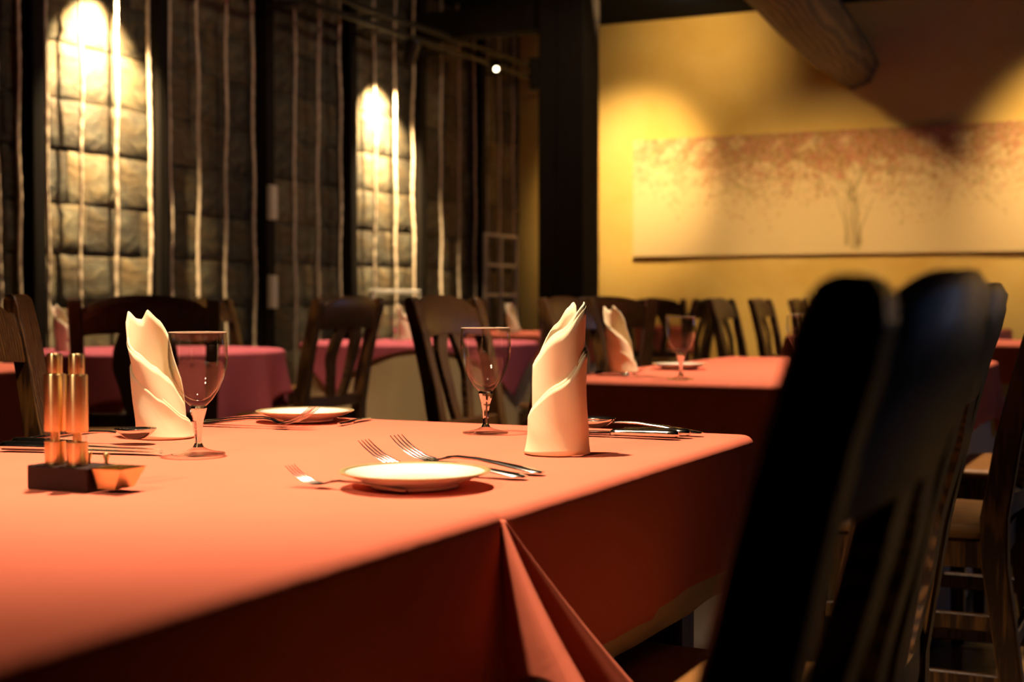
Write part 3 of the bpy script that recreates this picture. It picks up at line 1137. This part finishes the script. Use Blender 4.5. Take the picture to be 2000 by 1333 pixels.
def make_chair():
    root = empty('dining_chair', (0, 0, 0))
    HW = 0.214
    for s in (-1, 1):
        rings = []
        for zz in (0, 0.004, 0.10, 0.20, 0.30, 0.40, 0.45, 0.50, 0.58, 0.66, 0.73, 0.80, 0.86, 0.895):
            hx = 0.0205 + 0.002 * min(1, zz / 0.45)
            hy = 0.0205 + 0.006 * (1 - abs(zz - 0.5) / 0.5)
            rings.append(oct_ring(s * (HW + 0.012 * max(0, (zz - 0.45)) / 0.45), post_y_at(zz), zz, hx, hy, 0.004))
        for k, (zz, f) in enumerate(((0.919, 0.96), (0.932, 0.82), (0.939, 0.58), (0.9425, 0.25))):
            rings.append(oct_ring(s * (HW + 0.012), post_y_at(zz), zz, 0.0222 * (0.92 if k > 1 else 1), 0.0215 * f, 0.003))
        link('back_post', loft('back_post', rings), M['wood'], root)
    # top rail: arched, hollowed in plan
    nx = 22
    rings = []
    for i in range(nx + 1):
        u = -1 + 2 * i / nx
        x = u * 0.212
        zt = 0.908 + 0.041 * (1 - abs(u) ** 2.6) - 0.010 * math.exp(-((abs(u) - 0.93) / 0.06) ** 2)
        zb = 0.812 + 0.010 * (1 - u * u)
        bow = -0.023 * (1 - u * u)
        ring = []
        th = 0.0125
        for (zz, sy) in ((zb, 1), (zb + 0.006, 1.15), ((zb + zt) / 2, 1.2), (zt - 0.01, 1.1), (zt, 0.6), (zt, -0.6), (zt - 0.01, -1.1), ((zb + zt) / 2, -1.2), (zb + 0.006, -1.15), (zb, -1)):
            ring.append((x, post_y_at(zz) + bow + th * sy, zz))
        rings.append(ring)
    link('top_rail', loft('top_rail', rings), M['wood'], root, smooth=True)
    # lower rail
    rings = []
    for i in range(13):
        u = -1 + 2 * i / 12
        x = u * 0.212
        bow = -0.022 * (1 - u * u)
        yy = post_y_at(0.52) + bow
        rings.append([(x, yy + 0.013, 0.498), (x, yy + 0.013, 0.540), (x, yy + 0.006, 0.547), (x, yy - 0.006, 0.547), (x, yy - 0.013, 0.540), (x, yy - 0.013, 0.498)])
    link('lower_rail', loft('lower_rail', rings), M['wood'], root)
    # the two lyre bars of the splat
    for s in (-1, 1):
        rings = []
        for i in range(15):
            t = i / 14
            zz = 0.825 - t * (0.825 - 0.53)
            cxx = interp([(0, 0.050), (0.22, 0.074), (0.42, 0.080), (0.7, 0.062), (1, 0.040)], t) * s
            hw = interp([(0, 0.034), (0.3, 0.030), (0.7, 0.022), (1, 0.023)], t)
            bow = -0.023 * (1 - (cxx / 0.212) ** 2) * (1 - t) - 0.020 * t
            yy = post_y_at(zz) + bow
            th = 0.0105
            rings.append([(cxx - hw, yy - th, zz), (cxx + hw, yy - th, zz), (cxx + hw, yy + th, zz), (cxx - hw, yy + th, zz)])
        link('splat_bar', loft('splat_bar', rings), M['wood'], root)
    # seat frame and cushion
    def trap(z_, gx, gy0, gy1, rr=0.0):
        xs_b, xs_f = 0.200 + gx, 0.222 + gx
        pts = []
        for (px, py, qx, qy) in ((-xs_b, gy0, 1, 1), (xs_b, gy0, -1, 1), (xs_f, gy1, -1, -1), (-xs_f, gy1, 1, -1)):
            for a in range(4):
                an = a / 3 * PI / 2
                r2 = 0.035
                if (px < 0) == (py == gy0):
                    ox, oy = r2 * (1 - math.sin(an)), r2 * (1 - math.cos(an))
                    if px < 0:
                        ox, oy = r2 * (1 - math.sin(an)), r2 * (1 - math.cos(an))
                else:
                    ox, oy = r2 * (1 - math.cos(an)), r2 * (1 - math.sin(an))
                pts.append((px + qx * ox, py + qy * oy, z_))
        c0 = (sum(p[0] for p in pts) / len(pts), sum(p[1] for p in pts) / len(pts))
        pts.sort(key=lambda p: math.atan2(p[1] - c0[1], p[0] - c0[0]))
        return pts
    link('seat_frame', loft('seat_frame', [trap(0.392, 0, 0.0, 0.385), trap(0.448, 0, 0.0, 0.385)]), M['wood'], root)
    rings = [trap(0.448, -0.006, 0.012, 0.383), trap(0.452, 0.006, 0.008, 0.392), trap(0.464, 0.009, 0.006, 0.395), trap(0.473, 0.004, 0.012, 0.390), trap(0.478, -0.02, 0.04, 0.365), trap(0.480, -0.08, 0.11, 0.30)]
    link('seat', loft('seat', rings), M['seat'], root, smooth=True)
    for s in (-1, 1):
        rings = [oct_ring(s * 0.212, 0.358, zz, hx, hx, 0.004) for zz, hx in ((0, 0.016), (0.05, 0.0175), (0.3, 0.020), (0.435, 0.021))]
        link('leg', loft('leg', rings), M['wood'], root)
    for s in (-1, 1):
        for zz in (0.165, 0.285):
            y0 = post_y_at(zz)
            link('stretcher', box_mesh('stretcher', s * 0.213 - 0.009, s * 0.213 + 0.009, y0, 0.362, zz - 0.017, zz + 0.017, 0.003), M['wood'], root)
    link('stretcher', box_mesh('stretcher', -0.21, 0.21, 0.349, 0.367, 0.21, 0.245, 0.003), M['wood'], root)
    link('stretcher', box_mesh('stretcher', -0.21, 0.21, -0.035, -0.017, 0.215, 0.250, 0.003), M['wood'], root)
    return root


CH = make_chair()
GC = 'dark wooden dining chairs'
R90 = PI / 2
# x, y of the rear posts at seat height, facing angle (0 = facing +y), label
CHAIRS = [
    (-0.246, 0.897, R90 + 0.03, 'nearest dark chair, a large blurred back at the right of the nearest table'),
    (-0.312, 1.570, R90 + 0.03, 'dark chair just beyond the blurred nearest chair, partly hidden by it'),
    (-1.965, 1.835, -R90 - 0.03, 'dark grained chair cut off by the left edge beside the nearest table'),
    (-0.355, 3.172, R90, 'dark chair with stretchers showing above the floor at the lower right edge'),
    (-0.215, 4.200, R90, 'dark chair beyond the stretcher chair on the right of the long middle table'),
    (-3.240, 3.845, math.radians(38), 'black chair seen from behind with open lyre back, left of the left napkin'),
    (-3.19, 4.92, math.radians(90), 'dark chair turned left between the rose round table and the cream-skirted one'),
    (-2.135, 4.125, -R90 + 0.02, 'lit brown chair with a broad top rail behind the right-hand glass'),
    (-2.300, 5.580, math.radians(40), 'dark chair pushed to the cream-skirted round table behind the lit brown chair'),
    (-4.62, 6.10, math.radians(-80), 'dark chair behind the right end of the rose round table'),
    (-2.140, 5.150, -R90, 'brown chair behind the right-hand napkin at the far end of the long middle table'),
    (-3.690, 10.26, 0.0, 'far dark chair seen from behind with lyre back, just right of the column'),
    (-2.93, 8.80, R90, 'far dark chair turned left, back to back with its neighbour below the painting'),
    (-2.62, 8.70, -R90, 'far dark chair turned right, back to back with its neighbour below the painting'),
    (-2.660, 9.740, -R90, 'lone far dark chair turned right before the yellow wall, left of the near chair back'),
    (-2.660, 10.80, -R90, 'farthest dark chair, half hidden behind the near chair back'),
    (-4.020, 7.55, 0.05, 'far brown chair left of the column with a napkin beside it'),
]
for i, (x, y, a, lab) in enumerate(CHAIRS):
    c = CH if i == 0 else copy_tree(CH)
    c.location = (x, y, 0)
    c.rotation_euler = (0, 0, a)
    tag(c, lab, 'chair', GC)


# ------------------------------------------------------------------ table ware
ZT = TOP + 0.0004


def make_goblet():
    root = empty('water_goblet')
    outer = [(0.0, 0.0665), (0.011, 0.067), (0.0190, 0.075), (0.0275, 0.088), (0.0345, 0.104), (0.0388, 0.120), (0.0402, 0.134), (0.0398, 0.150), (0.0388, 0.166)]
    inner = [(0.0378, 0.1662), (0.0388, 0.150), (0.0391, 0.134), (0.0376, 0.120), (0.0332, 0.105), (0.0258, 0.090), (0.0165, 0.079), (0.008, 0.0745), (0.0, 0.0735)]

    def dens(p):
        out = []
        for (a, b2), (c, d) in zip(p, p[1:]):
            for k in range(2):
                out.append((a + (c - a) * k / 2, b2 + (d - b2) * k / 2))
        return out + [p[-1]]
    link('bowl', lathe('bowl', outer + [(0.0383, 0.1668)] + inner, 56), M['clear'], root, smooth=True)
    rim = []
    for k in range(57):
        a = 2 * PI * (k % 56) / 56
        rim.append((0.0383 * math.cos(a), 0.0383 * math.sin(a), 0.1668))
    link('rim', tube('rim', rim, 0.0008, 6), M['rim'], root, smooth=True)
    link('stem', lathe('stem', [(0, 0.0662), (0.0105, 0.0662), (0.0118, 0.0635), (0.0098, 0.056), (0.0072, 0.047), (0.0052, 0.036), (0.0044, 0.024), (0.0048, 0.016), (0.0075, 0.0105), (0, 0.0105)], 10), M['crystal'], root)
    link('foot', lathe('foot', [(0, 0.0102), (0.0076, 0.0102), (0.013, 0.0075), (0.022, 0.0048), (0.031, 0.0030), (0.0360, 0.0022), (0.0366, 0.0012), (0.0360, 0.0002), (0, 0.0004)], 56), M['clear'], root, smooth=True)
    return root


def make_plate():
    root = empty('side_plate')
    R = 0.086
    link('dish', lathe('dish', [(0, 0.0075), (0.045, 0.0072), (0.054, 0.0085), (0.066, 0.0130), (0.0815, 0.0172), (0.0832, 0.0160), (0.068, 0.0100), (0.056, 0.0050), (0.050, 0.0030), (0.050, 0.0), (0.046, 0.0), (0.046, 0.0028), (0, 0.0032)], 72), M['china'], root, smooth=True)
    link('gilt_rim', lathe('gilt_rim', [(0.0790, 0.01690), (0.0815, 0.0179), (0.0842, 0.0184), (0.0860, 0.0178), (0.0848, 0.0164), (0.0830, 0.0158)], 72), M['gilt'], root, smooth=True)
    return root


def strip(name, st, seg=8):
    """stations of (x, y, half width, z centre, half thickness)"""
    rings = []
    for (x, y_, hw, z_, ht) in st:
        rings.append([(x, y_ + hw * math.cos(2 * PI * k / seg), z_ + ht * math.sin(2 * PI * k / seg)) for k in range(seg)])
    return loft(name, rings)


def make_fork():
    root = empty('table_fork')
    h = [(0.000, 0, 0.0035, 0.0030, 0.0010), (0.003, 0, 0.0068, 0.0030, 0.0016), (0.012, 0, 0.0092, 0.0035, 0.0022), (0.03, 0, 0.0078, 0.0050, 0.0023), (0.055, 0, 0.0055, 0.0075, 0.0021),
         (0.085, 0, 0.0036, 0.0100, 0.0019), (0.112, 0, 0.0030, 0.0100, 0.0018), (0.126, 0, 0.0036, 0.0082, 0.0016)]
    link('handle', strip('handle', h, 10), M['silver'], root, smooth=True)
    bm = bmesh.new()
    head = strip('h', [(0.125, 0, 0.0036, 0.0083, 0.0015), (0.132, 0, 0.0085, 0.0062, 0.0012), (0.140, 0, 0.0112, 0.0044, 0.0011), (0.150, 0, 0.0122, 0.0040, 0.0010)], 10)
    bm.from_mesh(head)
    for k in range(4):
        y0 = -0.0102 + 0.0068 * k
        t = strip('t', [(0.148, y0, 0.0022, 0.0040, 0.0010), (0.162, y0, 0.0019, 0.0062, 0.0009), (0.178, y0, 0.0016, 0.0130, 0.0008), (0.190, y0, 0.0013, 0.0210, 0.0007), (0.198, y0, 0.0006, 0.0275, 0.0005)], 6)
        bm.from_mesh(t)
    me = bpy.data.meshes.new('head'); bm.to_mesh(me); bm.free()
    link('head', me, M['silver'], root, smooth=True)
    return root


def make_knife():
    root = empty('table_knife')
    h = [(0.000, 0, 0.0045, 0.0062, 0.0034), (0.004, 0, 0.0085, 0.0062, 0.0056), (0.014, 0, 0.0102, 0.0062, 0.0060), (0.05, 0, 0.0090, 0.0060, 0.0056), (0.088, 0, 0.0075, 0.0056, 0.0050), (0.094, 0, 0.0090, 0.0052, 0.0050), (0.098, 0, 0.0050, 0.0046, 0.0030)]
    link('handle', strip('handle', h, 12), M['silver'], root, smooth=True)
    bl = [(0.097, 0, 0.0045, 0.0045, 0.0012), (0.104, 0, 0.0080, 0.0040, 0.0010), (0.13, 0.0004, 0.0092, 0.0034, 0.0009), (0.17, 0.0010, 0.0096, 0.0028, 0.0007), (0.20, -0.0005, 0.0082, 0.0025, 0.0006), (0.215, -0.003, 0.0052, 0.0022, 0.0005), (0.222, -0.006, 0.0015, 0.0020, 0.0004)]
    link('blade', strip('blade', bl, 6), M['silver'], root)
    return root


def make_spoon():
    root = empty('table_spoon')
    h = [(0.000, 0, 0.0035, 0.0030, 0.0010), (0.003, 0, 0.0068, 0.0030, 0.0016), (0.012, 0, 0.0092, 0.0035, 0.0022), (0.03, 0, 0.0075, 0.0055, 0.0023), (0.06, 0, 0.0052, 0.0090, 0.0021),
         (0.10, 0, 0.0034, 0.0120, 0.0019), (0.125, 0, 0.0032, 0.0118, 0.0018), (0.137, 0, 0.0040, 0.0105, 0.0013)]
    link('handle', strip('handle', h, 10), M['silver'], root, smooth=True)
    v, f = [], []
    na, nr = 28, 6
    for i in range(nr + 1):
        q = i / nr
        for k in range(na):
            a = 2 * PI * k / na
            x = 0.164 + 0.030 * q * math.cos(a)
            y_ = 0.0195 * q * math.sin(a) * (1 + 0.12 * math.cos(a))
            v.append((x, y_, 0.0018 + 0.0150 * q ** 2.2))
    for i in range(nr):
        for k in range(na):
            a, b2 = i * na + k, i * na + (k + 1) % na
            f.append((a, b2, b2 + na, a + na))
    me = mesh('bowl', v, f)
    o = link('bowl', me, M['silver'], root, smooth=True)
    so = o.modifiers.new('t', 'SOLIDIFY'); so.thickness = 0.0010; so.offset = 1
    return root


def sheet(bm, ang0, ang1, keys, R0, spiral, taper, lean, n=72, nz=14, flare=0.003, wob=0.0012, seed=0):
    """wound sheet of cloth: height follows keys over the winding angle (degrees)"""
    rnd = random.Random(seed)
    ph = rnd.uniform(0, 6)
    grid = []
    for i in range(n + 1):
        a = ang0 + (ang1 - ang0) * i / n
        h = interp(keys, a)
        colv = []
        for j in range(nz + 1):
            t = j / nz
            z_ = h * t
            r = (R0 + spiral * abs(a - ang0) / 360.0) * (1 - taper * z_ / 0.2) + flare * math.exp(-z_ / 0.014)
            r += wob * math.sin(math.radians(a) * 3 + z_ * 45 + ph) * min(1, z_ / 0.03)
            an = math.radians(a)
            lx = lean * (z_ / 0.2) ** 1.3
            colv.append(bm.verts.new((r * math.cos(an) + lx, r * math.sin(an), z_)))
        grid.append(colv)
    for i in range(n):
        for j in range(nz):
            bm.faces.new((grid[i][j], grid[i + 1][j], grid[i + 1][j + 1], grid[i][j + 1]))


def napkin_obj(name, build, label, loc, rz, scale=1.0):
    root = empty(name, loc, rz)
    tag(root, label, 'napkin', 'standing folded napkins')
    for pn, fn in build:
        bm = bmesh.new()
        fn(bm)
        bmesh.ops.recalc_face_normals(bm, faces=bm.faces)
        me = bpy.data.meshes.new(pn); bm.to_mesh(me); bm.free()
        o = link(pn, me, M['napkin'], root, smooth=True)
        so = o.modifiers.new('t', 'SOLIDIFY'); so.thickness = 0.0021; so.offset = 0
    root.scale = (scale,) * 3
    return root


K_A = [(150, 0.030), (180, 0.046), (270, 0.093), (345, 0.137), (362, 0.141), (375, 0.120), (400, 0.09)]
K_B = [(480, 0.115), (520, 0.118), (545, 0.122), (630, 0.165), (700, 0.199), (718, 0.2035), (730, 0.190), (745, 0.15)]
K_C = [(740, 0.165), (762, 0.203), (772, 0.208), (790, 0.200), (820, 0.178), (880, 0.138), (920, 0.10)]


def shift(keys, dh, da=0):
    return [(a + da, h + dh) for a, h in keys]


right_fold = [
    ('outer_wrap', lambda bm: (sheet(bm, 150, 402, K_A, 0.0418, 0.0, 0.16, 0.004, seed=1), sheet(bm, 152, 400, shift(K_A, 0.005), 0.0398, 0.0, 0.16, 0.004, seed=1))),
    ('inner_wrap', lambda bm: (sheet(bm, 430, 747, [(430, 0.10)] + K_B, 0.0368, 0.0, 0.12, 0.005, seed=2), sheet(bm, 440, 740, [(430, 0.105)] + shift(K_B, 0.005), 0.0349, 0.0, 0.12, 0.005, seed=2))),
    ('tip', lambda bm: sheet(bm, 740, 925, K_C, 0.0305, 0.0, 0.10, 0.005, seed=3)),
]
napkin_obj('folded_napkin', right_fold, 'tall cream napkin folded to a point, beside the right-hand glass', (-0.792, 1.791, ZT), YAW - 0.03)

# mirrored fold: edges fall from upper left to lower right
L_A = [(-225, 0.125), (-190, 0.108), (-150, 0.092), (-120, 0.078), (-90, 0.060), (-40, 0.030), (0, 0.018), (30, 0.012)]
L_B = [(-345, 0.09), (-322, 0.158), (-300, 0.180), (-276, 0.196), (-255, 0.181), (-240, 0.182), (-222, 0.194), (-205, 0.178), (-186, 0.148), (-165, 0.138), (-130, 0.126), (-90, 0.106), (-60, 0.090), (-20, 0.058), (10, 0.042), (40, 0.03)]


def mir_sheet(bm, keys, R0, spiral, seed, dh=0.0, taper=0.20, lean=-0.029):
    ks = [(a, h + dh) for a, h in keys]
    sheet(bm, ks[0][0], ks[-1][0], ks, R0, spiral, taper, lean, n=90, seed=seed, wob=0.0018)


left_fold = [
    ('outer_wrap', lambda bm: (mir_sheet(bm, L_A, 0.0412, 0.0, 4), mir_sheet(bm, L_A, 0.0392, 0.0, 4, 0.005))),
    ('inner_wrap', lambda bm: (mir_sheet(bm, L_B, 0.0362, 0.0, 5, 0.0, 0.10), mir_sheet(bm, L_B[8:], 0.0342, 0.0, 5, 0.005, 0.10))),
]
n1 = napkin_obj('folded_napkin', left_fold, 'cream napkin with two peaks standing behind the left-hand glass', (-1.429, 1.737, ZT), YAW + 0.22)
for (loc, rz, lab) in (((-1.524, 3.924, ZT), YAW + 0.05, 'cream napkin standing on the long middle table beside its plate'),
                       ((-3.86, 6.70, ZT), YAW + 1.2, 'pale napkin standing on the cream-skirted round table'),
                       ((-4.12, 8.60, ZT), YAW + 0.1, 'far pale napkin standing just left of the column'),
                       ((-4.23, 4.52, ZT), YAW + 0.8, 'bright napkin on the rose round table, seen through the lyre-backed chair')):
    c = copy_tree(n1)
    c.location = loc
    c.rotation_euler = (0, 0, rz)
    c['label'] = lab

gob = make_goblet()
GOB = [(-1.222, 1.556, 'large clear goblet in front of the two-peaked napkin at left'), (-1.010, 2.004, 'clear goblet left of the tall right-hand napkin'),
       (-1.236, 3.609, 'clear goblet standing on the long middle table'), (-1.100, 4.330, 'clear goblet on the long middle table, half hidden by the near chair back'),
       (-4.39, 4.45, 'small clear goblet on the rose round table beside the left chair post'), (-3.95, 6.55, 'left one of two small goblets on the cream-skirted round table'),
       (-3.82, 6.52, 'right one of two small goblets on the cream-skirted round table')]
for i, (x, y, lab) in enumerate(GOB):
    c = gob if i == 0 else copy_tree(gob)
    c.location = (x, y, ZT); c.rotation_euler = (0, 0, 0.3 * i)
    tag(c, lab, 'glass', 'clear water goblets')

pla = make_plate()
PLA = [(-0.795, 1.400, 'white gilt-rimmed side plate at the front of the nearest table'), (-1.405, 2.085, 'white gilt-rimmed side plate at the far edge of the nearest table'),
       (-1.425, 4.15, 'white side plate on the long middle table behind its goblet'), (-4.06, 8.40, 'white side plate on the far table just left of the column')]
for i, (x, y, lab) in enumerate(PLA):
    c = pla if i == 0 else copy_tree(pla)
    c.location = (x, y, ZT)
    tag(c, lab, 'plate', 'white side plates')


def place(proto, used, x0, y0, x1, y1, lab, cat, grp, dz=0.0, tilt=0.0, roll=0.0, sc=1.0):
    """handle end at x0,y0, pointing to x1,y1"""
    c = proto if not used else copy_tree(proto)
    c.location = (x0, y0, ZT + dz)
    c.rotation_euler = (roll, tilt, math.atan2(y1 - y0, x1 - x0))
    c.scale = (sc, sc, sc)
    tag(c, lab, cat, grp)
    return c


fk, kn, sp = make_fork(), make_knife(), make_spoon()
FORKS = [(-0.706, 1.507, -0.939, 1.513, 'left fork of the pair behind the front side plate', 1.15, 0, -0.02),
         (-0.705, 1.553, -0.937, 1.588, 'right fork of the pair behind the front side plate', 1.15, 0, -0.02),
         (-1.512, 1.932, -1.28, 1.950, 'front fork of the pair before the far side plate', 1.12, 0, -0.02),
         (-1.535, 1.965, -1.31, 1.982, 'rear fork of the pair before the far side plate', 1.1, 0, -0.02),
         (-1.545, 3.640, -1.33, 3.600, 'dark-looking fork at the near edge of the long middle table', 1.1, 0, -0.02),
         (-0.772, 1.341, -0.95, 1.350, 'small fork poking out from under the left rim of the front side plate', 0.80, 0.0, 0.0)]
for i, (a, b2, c, d, lab, sc, dz, tl) in enumerate(FORKS):
    place(fk, i > 0, a, b2, c, d, lab, 'fork', 'table forks', tilt=tl, dz=dz, sc=sc)
KNIVES = [(-0.706, 2.052, -0.93, 2.046, 'front knife of the cutlery right of the tall napkin'),
          (-0.698, 2.082, -0.93, 2.076, 'rear knife of the cutlery right of the tall napkin'),
          (-1.508, 1.482, -1.28, 1.536, 'front knife lying behind the pepper mills at left'),
          (-1.535, 1.532, -1.31, 1.566, 'rear knife lying behind the pepper mills at left'),
          (-1.52, 3.70, -1.30, 3.66, 'knife beside the fork at the near edge of the long middle table')]
for i, (a, b2, c, d, lab) in enumerate(KNIVES):
    place(kn, i > 0, a, b2, c, d, lab, 'knife', 'table knives', sc=1.12)
SPOONS = [(-0.690, 2.118, -0.93, 2.112, 'spoon with its bowl showing behind the tall right-hand napkin'),
          (-1.575, 1.600, -1.40, 1.640, 'spoon behind the pepper mills left of the two-peaked napkin')]
for i, (a, b2, c, d, lab) in enumerate(SPOONS):
    place(sp, i > 0, a, b2, c, d, lab, 'spoon', 'table spoons', dz=0.001, tilt=-0.02, sc=1.08)


def butter_spreader(x, y, rz, lab, dz=0.0, tilt=0.0):
    root = empty('butter_knife', (x, y, ZT + dz), rz)
    root.rotation_euler = (0, tilt, rz)
    tag(root, lab, 'butter knife', 'butter knives')
    link('handle', strip('handle', [(0, 0, 0.003, 0.0024, 0.001), (0.004, 0, 0.0055, 0.0026, 0.0018), (0.03, 0, 0.0045, 0.0030, 0.0018), (0.062, 0, 0.0030, 0.0036, 0.0016), (0.07, 0, 0.0034, 0.0034, 0.0012)], 8), M['silver'], root, smooth=True)
    link('blade', strip('blade', [(0.069, 0, 0.0034, 0.0034, 0.0010), (0.080, 0.001, 0.0075, 0.0030, 0.0008), (0.11, 0.002, 0.0095, 0.0026, 0.0006), (0.128, 0.001, 0.0070, 0.0022, 0.0005), (0.135, -0.002, 0.002, 0.0020, 0.0004)], 6), M['silver'], root)


butter_spreader(-1.300, 2.030, 1.72, 'small butter knife right of the far side plate', 0.0)


# condiment stand
def make_stand(x, y, rz, lab):
    e = empty('condiment_stand', (x, y, ZT + 0.0010), rz)
    tag(e, lab, 'condiment stand', 'condiment stands')
    link('block', box_mesh('block', -0.044, 0.040, -0.026, 0.026, 0, 0.0265, 0.0012), M['blackwood'], e)
    for px in (-0.006, 0.019):
        link('peg', lathe('peg', [(0, 0.040), (0.0028, 0.0392), (0.0040, 0.0365), (0.0030, 0.0335), (0.0022, 0.032), (0.0022, 0.0262), (0, 0.0262)], 14), M['brass'], e, (0.012 + px, 0.017, 0), smooth=True)
    # small tapered dish hooked to the end of the block
    t = []
    for (z_, x0, x1, hy) in ((0.004, 0.046, 0.070, 0.016), (0.026, 0.042, 0.082, 0.021), (0.0268, 0.041, 0.084, 0.022), (0.0258, 0.044, 0.080, 0.019), (0.006, 0.047, 0.069, 0.0145)):
        t.append([(x0, -hy, z_), (x1, -hy, z_), (x1, hy, z_), (x0, hy, z_)])
    link('dish', loft('dish', t), M['brass'], e)
    return e


def make_mill(lab, x, y):
    e = empty('pepper_mill', (x, y, ZT + 0.0277))
    tag(e, lab, 'mill', 'brass mills in the stand')
    link('cup', lathe('cup', [(0, 0), (0.0112, 0), (0.0115, 0.001), (0.0115, 0.0255), (0, 0.0255)], 28), M['brass'], e, smooth=False)
    link('window', lathe('window', [(0, 0.0255), (0.0100, 0.0255), (0.0100, 0.037), (0, 0.037)], 28), M['clear'], e, smooth=False)
    link('core', lathe('core', [(0, 0.0256), (0.0050, 0.0256), (0.0050, 0.0369), (0, 0.0369)], 16), M['brass'], e)
    link('body', lathe('body', [(0, 0.037), (0.0118, 0.037), (0.0120, 0.038), (0.0120, 0.099), (0.0114, 0.1005), (0.0088, 0.1008), (0.0, 0.1008)], 28), M['brass'], e)
    link('cap', lathe('cap', [(0, 0.1008), (0.0083, 0.1008), (0.0085, 0.102), (0.0085, 0.1215), (0.0077, 0.1232), (0, 0.1236)], 28), M['brass'], e)
    for o in e.children:
        for p in o.data.polygons:
            p.use_smooth = True
        o.data.set_sharp_from_angle(angle=math.radians(30))


SRZ = 0.02
make_stand(-1.122, 1.210, SRZ, 'black condiment stand with two brass mills at the front left')
make_mill('left brass mill standing in the black condiment stand', -1.1445, 1.205)
make_mill('right brass mill standing in the black condiment stand', -1.1140, 1.2065)
